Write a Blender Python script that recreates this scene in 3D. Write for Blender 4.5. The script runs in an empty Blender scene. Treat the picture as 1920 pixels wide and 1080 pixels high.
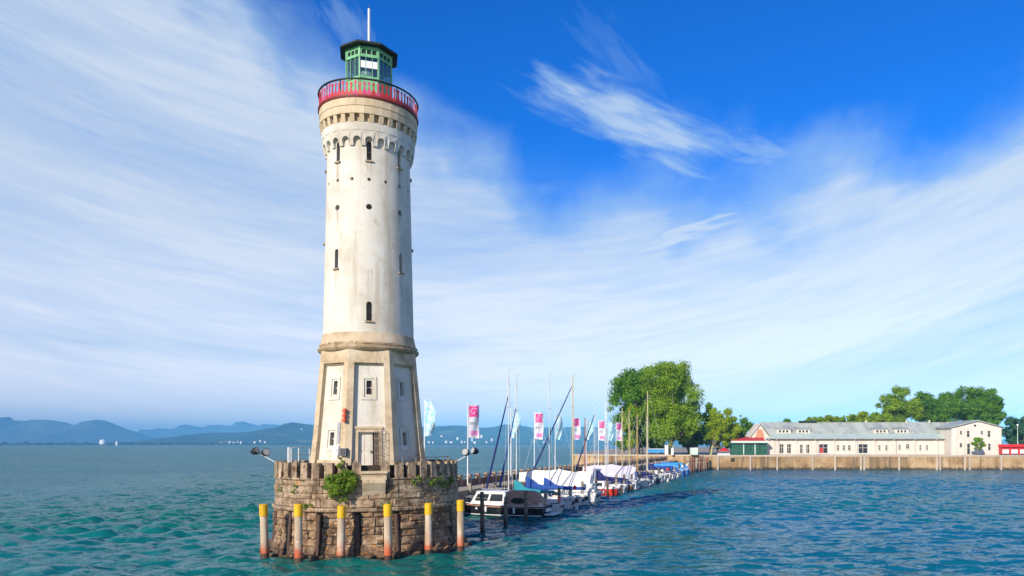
import bpy, bmesh, math, random
import numpy as np
from mathutils import Vector, Matrix, noise as mnoise

R = math.radians
sin, cos, pi = math.sin, math.cos, math.pi
rng = random.Random(7)
scene = bpy.context.scene
COL = scene.collection

# ------------------------------------------------------------------ camera
EYE = 6.74
cam_d = bpy.data.cameras.new('camera')
cam = bpy.data.objects.new('camera', cam_d); COL.objects.link(cam)
cam.location = (0, 0, EYE); cam.rotation_euler = (R(90), 0, 0)
cam_d.sensor_width = 36; cam_d.lens = 1350 / 1920 * 36
cam_d.shift_x = (960 - 1100) / 1920; cam_d.shift_y = (833 - 540) / 1920
cam_d.clip_start = 0.1; cam_d.clip_end = 60000
scene.camera = cam

# ------------------------------------------------------------------ sun and sky
SUN_EL, SUN_AZ = R(26), math.atan2(-0.495, -0.869)      # direction towards the sun (x, y)
sd = Vector((sin(SUN_AZ) * cos(SUN_EL), cos(SUN_AZ) * cos(SUN_EL), sin(SUN_EL)))
sun_d = bpy.data.lights.new('sun', 'SUN'); sun_d.energy = 5.0; sun_d.angle = R(0.5); sun_d.color = (1.0, 0.90, 0.76)
sun = bpy.data.objects.new('sun', sun_d); COL.objects.link(sun)
sun.rotation_euler = sd.to_track_quat('Z', 'Y').to_euler(); sun.location = (-60, -150, 120)

scene.view_settings.view_transform = 'Standard'; scene.view_settings.look = 'None'
scene.view_settings.exposure = 0.3; scene.view_settings.gamma = 1.0
scene.view_settings.use_curve_mapping = False
scene.cycles.use_denoising = True
scene.cycles.max_bounces = 7; scene.cycles.diffuse_bounces = 3; scene.cycles.glossy_bounces = 3
scene.cycles.transmission_bounces = 4; scene.cycles.volume_bounces = 0; scene.cycles.transparent_max_bounces = 8

class NT:
    """small wrapper for building node trees"""
    def __init__(s, tree): s.t = tree; s.n = tree.nodes; s.l = tree.links
    def new(s, kind, **kw):
        nd = s.n.new(kind)
        for k, v in kw.items(): setattr(nd, k, v)
        return nd
    def put(s, sock, v):
        if isinstance(v, bpy.types.NodeSocket): s.l.new(v, sock)
        elif isinstance(v, (tuple, list)) and len(v) == 3 and sock.type == 'RGBA': sock.default_value = (*v, 1)
        else: sock.default_value = v
    def math(s, op, a, b=None, c=None, clamp=False):
        nd = s.new('ShaderNodeMath', operation=op, use_clamp=clamp)
        s.put(nd.inputs[0], a)
        if b is not None: s.put(nd.inputs[1], b)
        if c is not None: s.put(nd.inputs[2], c)
        return nd.outputs[0]
    def mapr(s, v, a, b, c=0.0, d=1.0, kind='LINEAR'):
        nd = s.new('ShaderNodeMapRange', interpolation_type=kind)
        s.put(nd.inputs[0], v)
        for i, q in enumerate((a, b, c, d)): s.put(nd.inputs[i + 1], q)
        return nd.outputs[0]
    def mix(s, f, a, b, blend='MIX'):
        nd = s.new('ShaderNodeMix', data_type='RGBA', blend_type=blend)
        s.put(nd.inputs[0], f); s.put(nd.inputs[6], a); s.put(nd.inputs[7], b)
        return nd.outputs[2]
    def noise(s, vec, scale, detail=4.0, rough=0.55, dist=0.0):
        nd = s.new('ShaderNodeTexNoise')
        s.put(nd.inputs['Vector'], vec); nd.inputs['Scale'].default_value = scale
        nd.inputs['Detail'].default_value = detail; nd.inputs['Roughness'].default_value = rough
        nd.inputs['Distortion'].default_value = dist
        return nd.outputs[0]
    def vmul(s, vec, m):
        nd = s.new('ShaderNodeVectorMath', operation='MULTIPLY'); s.put(nd.inputs[0], vec); nd.inputs[1].default_value = m
        return nd.outputs[0]
    def comb(s, x, y, z):
        nd = s.new('ShaderNodeCombineXYZ')
        for i, q in enumerate((x, y, z)): s.put(nd.inputs[i], q)
        return nd.outputs[0]
    def ramp(s, v, stops, interp='LINEAR'):
        nd = s.new('ShaderNodeValToRGB'); s.put(nd.inputs[0], v)
        cr = nd.color_ramp; cr.interpolation = interp
        while len(cr.elements) < len(stops): cr.elements.new(0.5)
        for e, (p, c) in zip(cr.elements, stops):
            e.position = p; e.color = (*c, 1) if isinstance(c, (tuple, list)) else (c, c, c, 1)
        return nd.outputs[0]

world = bpy.data.worlds.new('World'); scene.world = world; world.use_nodes = True
w = NT(world.node_tree); w.n.clear()
sky = w.new('ShaderNodeTexSky', sky_type='NISHITA'); sky.sun_disc = False
sky.sun_elevation = SUN_EL; sky.sun_rotation = SUN_AZ
sky.altitude = 400; sky.air_density = 1.0; sky.dust_density = 0.15; sky.ozone_density = 4.0
tc = w.new('ShaderNodeTexCoord'); sep = w.new('ShaderNodeSeparateXYZ'); w.l.new(tc.outputs['Generated'], sep.inputs[0])
X, Y, Z = sep.outputs
az = w.math('ARCTAN2', X, Y); el = w.math('ARCSINE', Z)
blue = w.mix(1.0, sky.outputs[0], w.mix(w.mapr(el, 0.02, 0.36, 0.0, 1.0, 'SMOOTHSTEP'), (0.50, 0.72, 1.0), (0.02, 1.02, 2.5)), 'MULTIPLY')
caz, saz = w.math('COSINE', az), w.math('SINE', az)
# cirrus arcs that sag towards the south-west
arc = w.math('SUBTRACT', el, w.math('MULTIPLY', w.math('SUBTRACT', 1.0, w.math('COSINE', w.math('ADD', az, 0.22))), 0.50))
pos_s = w.comb(w.math('MULTIPLY', saz, 1.6), w.math('MULTIPLY', caz, 1.6), w.math('MULTIPLY', arc, 9.5))
pos_b = w.comb(w.math('MULTIPLY', saz, 3.2), w.math('MULTIPLY', caz, 3.2), w.math('MULTIPLY', arc, 4.5))
streak = w.noise(pos_s, 0.85, 4.0, 0.46, 0.5)
fine = w.noise(w.comb(w.math('MULTIPLY', saz, 6.0), w.math('MULTIPLY', caz, 6.0), w.math('MULTIPLY', arc, 62.0)), 1.5, 5.0, 0.6, 0.5)
billow = w.noise(pos_b, 1.7, 6.0, 0.50, 0.15)
turn = w.mapr(az, -pi, pi)
def T(a): return (a + 180) / 360
edge = w.ramp(turn, [(0.0, .36), (T(-60), .56), (T(-42), .54), (T(-30), .46), (T(-22), .39), (T(-13), .315), (T(-7), .268), (T(-1), .275), (T(8), .302), (T(17), .283),
                     (T(31), .315), (T(60), .36), (1.0, .36)], 'B_SPLINE')
edge = w.math('MULTIPLY', edge, 1.25)
gap = w.math('SUBTRACT', edge, el)
gap = w.math('ADD', gap, w.mapr(billow, 0.25, 0.75, -0.075, 0.075))
veil = w.mapr(gap, -0.06, 0.09, 0.0, 1.0, 'SMOOTHSTEP')
body = w.math('ADD', w.mapr(streak, 0.28, 0.70, 0.76, 1.0, 'SMOOTHSTEP'), w.mapr(fine, 0.3, 0.7, -0.04, 0.04))
veil = w.math('MULTIPLY', veil, body, clamp=True)
# one detached cloud bank in the blue gap
def bank(a0, e0, ra, re, tilt, lo, hi):
    da, de = w.math('SUBTRACT', az, R(a0)), w.math('SUBTRACT', el, R(e0))
    u = w.math('ADD', w.math('MULTIPLY', da, cos(R(tilt)) / R(ra)), w.math('MULTIPLY', de, sin(R(tilt)) / R(ra)))
    v = w.math('ADD', w.math('MULTIPLY', da, -sin(R(tilt)) / R(re)), w.math('MULTIPLY', de, cos(R(tilt)) / R(re)))
    d = w.math('SQRT', w.math('ADD', w.math('MULTIPLY', u, u), w.math('MULTIPLY', v, v)))
    cn = w.noise(w.comb(w.math('MULTIPLY', u, 1.1), w.math('MULTIPLY', v, 1.5), e0 * 0.37), 1.3, 6.0, 0.54, 0.3)
    return w.math('MULTIPLY', w.mapr(w.math('ADD', d, w.mapr(cn, 0.25, 0.75, 0.55, -0.55)), 1.10, 0.1, 0.0, 1.0, 'SMOOTHSTEP'), hi)
c = w.math('MAXIMUM', veil, bank(4.0, 23.6, 9.0, 2.4, -20, .3, 0.85))
c = w.math('MAXIMUM', c, bank(14.0, 21.6, 4.5, 1.5, -14, .3, 0.55))
c = w.math('MAXIMUM', c, bank(-18.5, 29.0, 2.6, 1.6, -50, .3, 0.30))
c = w.math('MAXIMUM', c, bank(3.0, 27.6, 5.0, 1.8, -40, .3, 0.14))
c = w.math('MAXIMUM', c, bank(8.0, 16.0, 8.0, 1.6, 12, .3, 0.95))
c = w.math('MAXIMUM', c, w.mapr(w.math('ADD', el, w.mapr(streak, .3, .7, .05, -.05)), 0.03, 0.40, 0.97, 0.0, 'SMOOTHSTEP'))
white = w.mix(w.mapr(w.math('ADD', c, w.mapr(fine, .3, .7, -.05, .05)), 0.62, 1.0), (6.3, 8.9, 11.4), (10.0, 11.0, 11.9))
warm = w.mapr(el, 0.0, 0.34, 1.45, 0.80, 'SMOOTHSTEP')
white = w.mix(1.0, white, w.comb(warm, w.mapr(el, 0.0, 0.34, 1.30, 0.84, 'SMOOTHSTEP'), w.mapr(el, 0.0, 0.34, 1.28, 0.94, 'SMOOTHSTEP')), 'MULTIPLY')
skycol = w.mix(c, blue, white)
bg = w.new('ShaderNodeBackground'); w.l.new(skycol, bg.inputs[0]); bg.inputs[1].default_value = 0.066
wo = w.new('ShaderNodeOutputWorld'); w.l.new(bg.outputs[0], wo.inputs[0])

# ------------------------------------------------------------------ materials
MATS = {}
def pbr(name, stops, scale=1.0, rough=0.8, stretch=(1, 1, 1), detail=6.0, bump=0.0, bump_scale=8.0, spots=None, streaks=None,
        vary=0.0, metal=0.0, spec=0.4, low=None, transl=0.0, coords='world'):
    """procedural surface: noise-driven colours, optional second-colour patches, vertical streaks, water stain below a height"""
    m = bpy.data.materials.new(name); m.use_nodes = True; t = NT(m.node_tree)
    b = t.n['Principled BSDF']; out = t.n['Material Output']
    if coords == 'world': P = t.new('ShaderNodeNewGeometry').outputs['Position']
    else: P = t.new('ShaderNodeTexCoord').outputs['Object']
    n1 = t.noise(t.vmul(P, stretch), scale, detail, 0.6)
    if len(stops) == 1: stops = [stops[0], stops[0]]
    k = len(stops)
    colr = t.ramp(n1, [(0.30 + 0.40 * i / (k - 1), c) for i, c in enumerate(stops)])
    if spots:
        for (sc, thr, soft, c2, amt) in spots:
            f = t.mapr(t.noise(P, sc, 6.0, 0.62, 0.3), thr, thr + soft, 0.0, amt, 'SMOOTHSTEP')
            colr = t.mix(f, colr, c2)
    if streaks:
        (sc, thr, soft, c2, amt) = streaks
        f = t.mapr(t.noise(t.vmul(P, (1, 1, 0.06)), sc, 5.0, 0.6), thr, thr + soft, 0.0, amt, 'SMOOTHSTEP')
        colr = t.mix(f, colr, c2)
    if low:
        (z0, z1, c2, amt) = low
        sp = t.new('ShaderNodeSeparateXYZ'); t.l.new(P, sp.inputs[0])
        zz = t.math('ADD', sp.outputs[2], t.mapr(t.noise(P, 1.6, 5.0), 0.3, 0.7, -0.35, 0.35))
        colr = t.mix(t.mapr(zz, z0, z1, amt, 0.0, 'SMOOTHSTEP'), colr, c2)
    if vary:
        oi = t.new('ShaderNodeObjectInfo')
        hs = t.new('ShaderNodeHueSaturation'); t.put(hs.inputs['Value'], t.mapr(oi.outputs['Random'], 0, 1, 1 - vary, 1 + vary))
        t.put(hs.inputs['Color'], colr); colr = hs.outputs[0]
    t.put(b.inputs['Base Color'], colr)
    b.inputs['Roughness'].default_value = rough; b.inputs['Metallic'].default_value = metal
    b.inputs['Specular IOR Level'].default_value = spec
    if bump:
        bn = t.new('ShaderNodeBump'); bn.inputs['Strength'].default_value = min(1.0, bump); bn.inputs['Distance'].default_value = 0.06 * max(1.0, bump)
        t.put(bn.inputs['Height'], t.noise(P, bump_scale, 6.0, 0.65)); t.l.new(bn.outputs[0], b.inputs['Normal'])
    if transl:
        tr = t.new('ShaderNodeBsdfTranslucent'); t.put(tr.inputs[0], colr)
        ms = t.new('ShaderNodeMixShader'); ms.inputs[0].default_value = transl
        t.l.new(b.outputs[0], ms.inputs[1]); t.l.new(tr.outputs[0], ms.inputs[2]); t.l.new(ms.outputs[0], out.inputs[0])
    MATS[name] = m
    return m

plaster = pbr('plaster', [(.50, .45, .36), (.62, .58, .49), (.66, .63, .56)], .45, .85, bump=.3, bump_scale=5, spots=[(1.1, .54, .2, (.45, .36, .24), .55), (5, .60, .12, (.34, .27, .18), .4)],
              streaks=(1.3, .52, .16, (.38, .30, .20), .5))
sandstone = pbr('sandstone', [(.34, .245, .145), (.53, .41, .265), (.62, .51, .36)], .9, .9, bump=.5, bump_scale=7, spots=[(2.6, .58, .14, (.22, .15, .08), .6), (.8, .55, .2, (.62, .55, .42), .5)],
                streaks=(2.2, .56, .15, (.24, .17, .10), .5))
bandstone = pbr('bandstone', [(.44, .34, .21), (.57, .45, .29), (.62, .51, .35)], .9, .9, bump=.35, bump_scale=8, spots=[(3, .6, .15, (.3, .22, .12), .5)], vary=.07)
cornice_stone = pbr('cornice_stone', [(.24, .17, .10), (.40, .29, .17), (.52, .42, .28)], 1.4, .9, bump=.6, bump_scale=6, spots=[(3, .54, .14, (.13, .095, .06), .75)])
ashlar = pbr('ashlar', [(.16, .10, .06), (.36, .26, .165), (.54, .43, .31)], 1.1, .92, bump=1.6, bump_scale=4.0,
             spots=[(1.9, .53, .10, (.19, .105, .05), .8), (3.6, .55, .08, (.055, .036, .024), .85), (1.1, .58, .12, (.46, .22, .07), .7)], streaks=(1.6, .54, .12, (.13, .085, .05), .75), vary=.16)
foot_stone = pbr('foot_stone', [(.085, .048, .025), (.25, .155, .088), (.43, .31, .20)], 1.5, .92, bump=1.3, bump_scale=4,
                 spots=[(2.2, .52, .1, (.045, .026, .014), .85), (2.6, .58, .08, (.50, .22, .05), .8), (6, .60, .06, (.60, .47, .33), .7)], vary=.22, low=(-.1, .8, (.05, .036, .022), .8))
rock_mat = pbr('rock', [(.07, .045, .03), (.17, .10, .055), (.34, .22, .13)], 2.2, .9, bump=1.3, bump_scale=5, spots=[(3, .58, .1, (.30, .13, .04), .7)], vary=.25, low=(-.1, .35, (.03, .03, .02), .8))
mortar = pbr('mortar', [(.10, .075, .05), (.16, .12, .085)], 2, .95, bump=.5)
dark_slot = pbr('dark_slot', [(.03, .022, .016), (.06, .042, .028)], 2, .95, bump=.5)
deck_stone = pbr('deck_stone', [(.22, .18, .13), (.33, .28, .21)], 1.5, .9, bump=.3)
green_paint = pbr('green_paint', [(.10, .34, .14), (.24, .52, .28)], 3, .6, spots=[(6, .56, .1, (.05, .16, .09), .6), (3, .6, .1, (.34, .50, .38), .6)])
dark_roof = pbr('dark_roof', [(.010, .014, .012), (.022, .026, .022)], 3, .55, spots=[(5, .6, .1, (.06, .03, .02), .5)])
black_metal = pbr('black_metal', [(.012, .012, .014), (.025, .024, .026)], 3, .5)
white_metal = pbr('white_metal', [(.62, .64, .66), (.74, .75, .76)], 2, .45)
red_rail = pbr('red_rail', [(.16, .02, .02), (.26, .03, .025)], 3, .6)
reds = [pbr('figure_red', [(.40, .018, .030), (.52, .032, .042)], 4, .6), pbr('figure_coral', [(.52, .06, .045), (.60, .09, .06)], 4, .6),
        pbr('figure_pink', [(.52, .055, .13), (.60, .09, .19)], 4, .6), pbr('figure_magenta', [(.46, .03, .13), (.58, .05, .18)], 4, .6),
        pbr('figure_orange', [(.62, .22, .10), (.72, .30, .14)], 4, .6)]
door_paint = pbr('door_paint', [(.58, .52, .42), (.70, .64, .54)], 2, .6, streaks=(4, .55, .2, (.42, .36, .28), .5))
lattice_mat = pbr('lattice_metal', [(.16, .13, .10), (.28, .23, .18)], 4, .6)
signal_red = pbr('signal_red', [(.62, .07, .025), (.72, .10, .03)], 4, .4)
grey_box = pbr('grey_box', [(.33, .33, .33), (.42, .42, .42)], 3, .6)
white_box = pbr('white_box', [(.70, .70, .70), (.78, .78, .78)], 3, .5)
blue_box = pbr('blue_box', [(.05, .07, .11), (.09, .12, .16)], 3, .5)
pile_yellow = pbr('pile_yellow', [(.62, .33, .005), (.78, .46, .01)], 2.5, .5, spots=[(5, .58, .1, (.50, .27, .03), .7), (9, .64, .05, (.45, .36, .22), .7)], vary=.1)
pile_body = pbr('pile_body', [(.36, .26, .17), (.52, .41, .29), (.60, .51, .39)], 1.6, .75, bump=.3, bump_scale=10, stretch=(1, 1, .3), streaks=(3.5, .50, .12, (.30, .18, .10), .75), spots=[(4, .60, .08, (.72, .70, .66), .6)], low=(.25, 1.25, (.46, .085, .025), .95), vary=.14)
pile_wet = pbr('pile_wet', [(.05, .03, .02), (.10, .05, .03)], 3, .6, bump=.4)
old_wood = pbr('old_wood', [(.06, .042, .028), (.13, .095, .065), (.20, .155, .115)], 2, .85, stretch=(1, 1, .2), bump=.5, vary=.3, low=(.2, .9, (.018, .016, .012), .9))
pale_wood = pbr('pale_wood', [(.22, .17, .12), (.36, .29, .21)], 3, .85, stretch=(1, 1, .3), bump=.3, vary=.25, low=(.1, .6, (.04, .03, .02), .8))
red_wood = pbr('red_wood', [(.11, .045, .028), (.20, .085, .05), (.28, .15, .09)], 2, .85, stretch=(1, 1, .25), bump=.4, vary=.3, low=(.2, 1.0, (.04, .02, .015), .8))
pier_stone = pbr('pier_stone', [(.20, .13, .085), (.32, .22, .15), (.42, .32, .24)], 1.4, .9, bump=.4, spots=[(3, .57, .1, (.12, .07, .05), .6)], vary=.2)
pier_panel = pbr('pier_panel', [(.14, .07, .045), (.22, .12, .08)], 1.2, .9, bump=.4, vary=.3)
walk_mat = pbr('walk', [(.32, .26, .18), (.45, .37, .27)], 1, .9)
quay_stone = pbr('quay_stone', [(.20, .12, .055), (.38, .25, .125), (.50, .37, .22)], .35, .92, detail=8, bump=.6, bump_scale=2.2,
                 spots=[(1.4, .56, .1, (.22, .12, .045), .7), (2.8, .62, .08, (.12, .075, .035), .6), (.25, .56, .12, (.46, .25, .07), .6)], streaks=(.9, .52, .10, (.16, .105, .055), .75), low=(.2, .95, (.05, .035, .016), .95), vary=.2)
quay_cap = pbr('quay_cap', [(.42, .34, .25), (.55, .46, .35)], .8, .9, vary=.08)
ground_mat = pbr('ground', [(.22, .17, .12), (.34, .27, .20), (.40, .33, .25)], .25, .95, spots=[(.15, .55, .1, (.09, .13, .04), .7)])
hall_white = pbr('hall_white', [(.60, .54, .46), (.70, .65, .57)], .4, .8, streaks=(.8, .55, .15, (.50, .43, .34), .6))
hall_trim = pbr('hall_trim', [(.60, .54, .46), (.68, .62, .54)], .6, .8)
hall_roof = pbr('hall_roof', [(.28, .31, .27), (.38, .41, .36), (.46, .48, .43)], .5, .6, stretch=(1, .2, .2), detail=8, bump=.2, spots=[(.3, .52, .12, (.24, .25, .29), .7), (1.2, .6, .08, (.15, .16, .16), .5)])
roof_sheet = pbr('roof_sheet', [(.36, .45, .40), (.44, .52, .47)], .6, .55)
gable_wood = pbr('gable_wood', [(.45, .20, .10), (.58, .30, .17)], 1, .8)
red_awning = pbr('red_awning', [(.40, .03, .035), (.56, .05, .05)], 1, .7)
bright_red = pbr('bright_red', [(.58, .012, .02), (.68, .02, .025)], 1, .55)
mint = pbr('mint', [(.50, .64, .52), (.58, .70, .60)], 1, .6)
green_frame = pbr('green_frame', [(.02, .12, .07), (.03, .17, .10)], 1, .5)
dark_glass = pbr('dark_glass', [(.012, .014, .016), (.03, .033, .036)], .8, .12, spec=.6)
green_glass = pbr('green_glass', [(.006, .035, .022), (.02, .09, .055), (.05, .13, .09)], .9, .12, spec=.6)
lens_glass = pbr('lens_glass', [(.30, .36, .36), (.42, .48, .48)], 6, .15, spec=.8)
slit_glass = pbr('slit_glass', [(.045, .03, .022), (.09, .06, .045)], 3, .35)
gel_white = pbr('gel_white', [(.64, .63, .60), (.72, .71, .68)], 1.5, .3, spots=[(4, .62, .1, (.6, .56, .48), .3)])
hull_black = pbr('hull_black', [(.008, .010, .014), (.016, .018, .022)], 1.5, .2)
hull_red = pbr('hull_red', [(.55, .03, .012), (.68, .05, .018)], 1.5, .3)
hull_brown = pbr('hull_brown', [(.14, .06, .025), (.22, .10, .04)], 2, .4)
hull_navy = pbr('hull_navy', [(.010, .018, .05), (.02, .03, .08)], 2, .3)
hull_blue = pbr('hull_blue', [(.03, .14, .42), (.05, .20, .52)], 2, .35)
canvas_tan = pbr('canvas_tan', [(.36, .17, .10), (.46, .24, .15)], 2, .85, bump=.2)
canvas_blue = pbr('canvas_blue', [(.010, .05, .23), (.018, .08, .33)], 2, .8, bump=.2)
canvas_navy = pbr('canvas_navy', [(.008, .013, .085), (.015, .024, .14)], 2, .8, bump=.2)
canvas_sky = pbr('canvas_sky', [(.02, .21, .56), (.06, .33, .68)], 2, .8, bump=.2)
canvas_teal = pbr('canvas_teal', [(.01, .20, .26), (.02, .28, .33)], 2, .8, bump=.2)
canvas_white = pbr('canvas_white', [(.68, .66, .60), (.78, .76, .71)], 1.2, .85, bump=.3, bump_scale=3)
canvas_grey = pbr('canvas_grey', [(.50, .48, .52), (.58, .56, .60)], 1.2, .85, bump=.3, bump_scale=3)
alu = pbr('aluminium', [(.52, .55, .54), (.62, .64, .63)], 1, .4)
spruce = pbr('spruce', [(.55, .40, .15), (.64, .50, .22)], 2, .5)
ochre = pbr('ochre_pole', [(.50, .27, .03), (.58, .34, .05)], 2, .6)
mast_red = pbr('mast_red', [(.22, .06, .05), (.30, .09, .07)], 2, .6)
bark = pbr('bark', [(.12, .095, .065), (.20, .165, .115), (.28, .24, .17)], 1.5, .9, stretch=(1, 1, .3), bump=.6)
pale_bark = pbr('pale_bark', [(.26, .27, .12), (.40, .41, .20)], 1.5, .9, stretch=(1, 1, .3), bump=.4)
stem_mat = pbr('stem', [(.12, .08, .04), (.18, .12, .06)], 3, .9)
leaf_main = pbr('leaf_main', [(.10, .21, .010), (.25, .41, .018), (.41, .56, .03)], .28, .6, transl=.45, spots=[(2.2, .55, .15, (.47, .57, .03), .65)])
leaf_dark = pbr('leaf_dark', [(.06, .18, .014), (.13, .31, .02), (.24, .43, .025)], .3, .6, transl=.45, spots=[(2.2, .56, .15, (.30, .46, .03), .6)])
leaf_yellow = pbr('leaf_yellow', [(.19, .30, .010), (.34, .46, .014), (.44, .54, .025)], .4, .6, transl=.45)
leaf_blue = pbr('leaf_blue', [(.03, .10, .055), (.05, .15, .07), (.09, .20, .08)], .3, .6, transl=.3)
leaf_bright = pbr('leaf_bright', [(.17, .33, .012), (.26, .46, .02)], .8, .6, transl=.4)
leaf_bush = pbr('leaf_bush', [(.09, .19, .012), (.18, .30, .02), (.32, .42, .03)], 2.2, .6, transl=.35)
forest_far = pbr('far_forest', [(.012, .035, .025), (.025, .055, .035), (.04, .08, .045)], .0016, .9, spots=[(.0030, .60, .05, (.14, .17, .09), .7)])
mountain_far = pbr('far_mountain', [(.06, .08, .07), (.10, .12, .10), (.15, .16, .14)], .0012, .9)
shore_mat = pbr('far_shore', [(.012, .03, .018), (.03, .055, .028), (.08, .09, .06)], .006, .9)
house_white = pbr('house_white', [(.68, .66, .62), (.76, .74, .70)], .01, .8)
house_roof = pbr('house_roof', [(.28, .13, .09), (.34, .18, .13)], .01, .8)

def glass_mat():
    m = bpy.data.materials.new('lantern_glass'); m.use_nodes = True; t = NT(m.node_tree); t.n.clear()
    o = t.new('ShaderNodeOutputMaterial'); ms = t.new('ShaderNodeMixShader'); tr = t.new('ShaderNodeBsdfTransparent'); gl = t.new('ShaderNodeBsdfGlossy')
    tr.inputs[0].default_value = (.78, .86, .84, 1); gl.inputs[0].default_value = (.9, .95, 1, 1); gl.inputs[1].default_value = .04
    lw = t.new('ShaderNodeLayerWeight'); lw.inputs[0].default_value = .35
    t.put(ms.inputs[0], t.mapr(lw.outputs[0], 0, 1, .05, .35)); t.l.new(tr.outputs[0], ms.inputs[1]); t.l.new(gl.outputs[0], ms.inputs[2]); t.l.new(ms.outputs[0], o.inputs[0])
    return m
lantern_glass = glass_mat()

def flag_mat(name, pink):
    m = bpy.data.materials.new(name); m.use_nodes = True; t = NT(m.node_tree); b = t.n['Principled BSDF']; out = t.n['Material Output']
    P = t.new('ShaderNodeTexCoord').outputs['Object']; sp = t.new('ShaderNodeSeparateXYZ'); t.l.new(P, sp.inputs[0])
    x, z = sp.outputs[0], sp.outputs[2]
    def boxmask(x0, x1, z0, z1, s=.03):
        f = t.math('MULTIPLY', t.mapr(x, x0 - s, x0 + s), t.mapr(x, x1 + s, x1 - s))
        return t.math('MULTIPLY', f, t.math('MULTIPLY', t.mapr(z, z0 - s, z0 + s), t.mapr(z, z1 + s, z1 - s)))
    colr = (.74, .76, .80)
    if pink:
        dx, dz = t.math('SUBTRACT', x, .64), t.math('SUBTRACT', z, -.72)
        rad = t.math('SQRT', t.math('ADD', t.math('MULTIPLY', dx, dx), t.math('MULTIPLY', dz, dz)))
        ang = t.math('ARCTAN2', dz, dx)
        swirl = t.math('SINE', t.math('ADD', t.math('MULTIPLY', rad, 17.0), t.math('MULTIPLY', ang, 1.0)))
        pinkc = t.mix(t.mapr(swirl, -.2, .5), (.80, .03, .30), (.66, .30, .52))
        pinkc = t.mix(t.mapr(rad, .62, .5), (.82, .05, .34), pinkc)
        colr = t.mix(boxmask(.16, 1.12, -1.30, -.12), colr, pinkc)
        colr = t.mix(t.math('MULTIPLY', boxmask(.2, .75, -2.10, -1.82), .7), colr, (.30, .32, .38))
        colr = t.mix(boxmask(.3, 1.12, -3.25, -2.72, .08), colr, (.78, .28, .58))
    else:
        n = t.noise(t.vmul(P, (1.6, 1, .8)), 1.5, 3, .5, 1.2)
        colr = t.mix(t.mapr(n, .42, .56), (.40, .74, .84), (.76, .84, .86))
        colr = t.mix(t.math('MULTIPLY', t.mapr(t.noise(P, 3.5, 2, .5, 1.5), .58, .64), .8), colr, (.08, .52, .58))
    t.put(b.inputs['Base Color'], colr); b.inputs['Roughness'].default_value = .8
    tr = t.new('ShaderNodeBsdfTranslucent'); t.put(tr.inputs[0], colr)
    ms = t.new('ShaderNodeMixShader'); ms.inputs[0].default_value = .3
    t.l.new(b.outputs[0], ms.inputs[1]); t.l.new(tr.outputs[0], ms.inputs[2]); t.l.new(ms.outputs[0], out.inputs[0])
    return m
flag_pink, flag_aqua = flag_mat('flag_pink', True), flag_mat('flag_aqua', False)

def water_mat():
    m = bpy.data.materials.new('lake_water'); m.use_nodes = True; t = NT(m.node_tree); t.n.clear(); out = t.new('ShaderNodeOutputMaterial')
    P = t.new('ShaderNodeNewGeometry').outputs['Position']; sp = t.new('ShaderNodeSeparateXYZ'); t.l.new(P, sp.inputs[0])
    n = t.noise(t.vmul(P, (1, .6, 1)), .03, 4, .55)
    open_lake = t.mapr(t.math('ADD', sp.outputs[0], t.mapr(n, .3, .7, -14, 14)), -10, 22)
    green = t.ramp(n, [(.36, (.004, .112, .084)), (.64, (.004, .124, .134))]); harbour = t.ramp(n, [(.36, (.003, .130, .165)), (.64, (.003, .115, .210))])
    colr = t.mix(open_lake, green, harbour)
    G = t.new('ShaderNodeNewGeometry')
    def slope(stretch, scale, detail, kx, ky):
        nd = t.new('ShaderNodeTexNoise'); t.put(nd.inputs['Vector'], t.vmul(P, stretch)); nd.inputs['Scale'].default_value = scale; nd.inputs['Detail'].default_value = detail; nd.inputs['Roughness'].default_value = .6; nd.inputs['Distortion'].default_value = .5
        sb_ = t.new('ShaderNodeVectorMath', operation='SUBTRACT'); t.l.new(nd.outputs['Color'], sb_.inputs[0]); sb_.inputs[1].default_value = (.5, .5, .5)
        return t.vmul(sb_.outputs[0], (kx, ky, 0))
    def vadd(a, b_):
        nd = t.new('ShaderNodeVectorMath', operation='ADD'); t.put(nd.inputs[0], a); t.put(nd.inputs[1], b_); return nd.outputs[0]
    gust = t.mapr(t.noise(t.vmul(P, (.5, 1, 1)), .035, 4, .55, .4), .32, .68, .55, 1.25)
    sl = vadd(slope((.55, 1.1, 1), .95, 5, .85, 1.55), slope((.6, 1.2, 1), 2.6, 3, .85, 1.25))
    sc_ = t.new('ShaderNodeVectorMath', operation='SCALE'); t.l.new(sl, sc_.inputs[0]); t.l.new(gust, sc_.inputs['Scale'])
    nn_ = t.new('ShaderNodeVectorMath', operation='NORMALIZE'); t.l.new(vadd(G.outputs['Normal'], sc_.outputs[0]), nn_.inputs[0])
    class _B: outputs = [nn_.outputs[0]]
    bp = _B
    df = t.new('ShaderNodeBsdfDiffuse'); t.put(df.inputs[0], colr); pass
    gl = t.new('ShaderNodeBsdfGlossy'); gl.inputs['Roughness'].default_value = .11; gl.inputs[0].default_value = (.95, .97, 1, 1); t.l.new(bp.outputs[0], gl.inputs['Normal'])
    fr = t.new('ShaderNodeFresnel'); fr.inputs[0].default_value = 1.333; t.l.new(bp.outputs[0], fr.inputs['Normal'])
    ms = t.new('ShaderNodeMixShader'); t.put(ms.inputs[0], t.math('MINIMUM', t.mapr(fr.outputs[0], 0.02, .70, .015, .54), .34))
    t.l.new(df.outputs[0], ms.inputs[1]); t.l.new(gl.outputs[0], ms.inputs[2]); t.l.new(ms.outputs[0], out.inputs[0])
    return m
water_m = water_mat()

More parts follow.
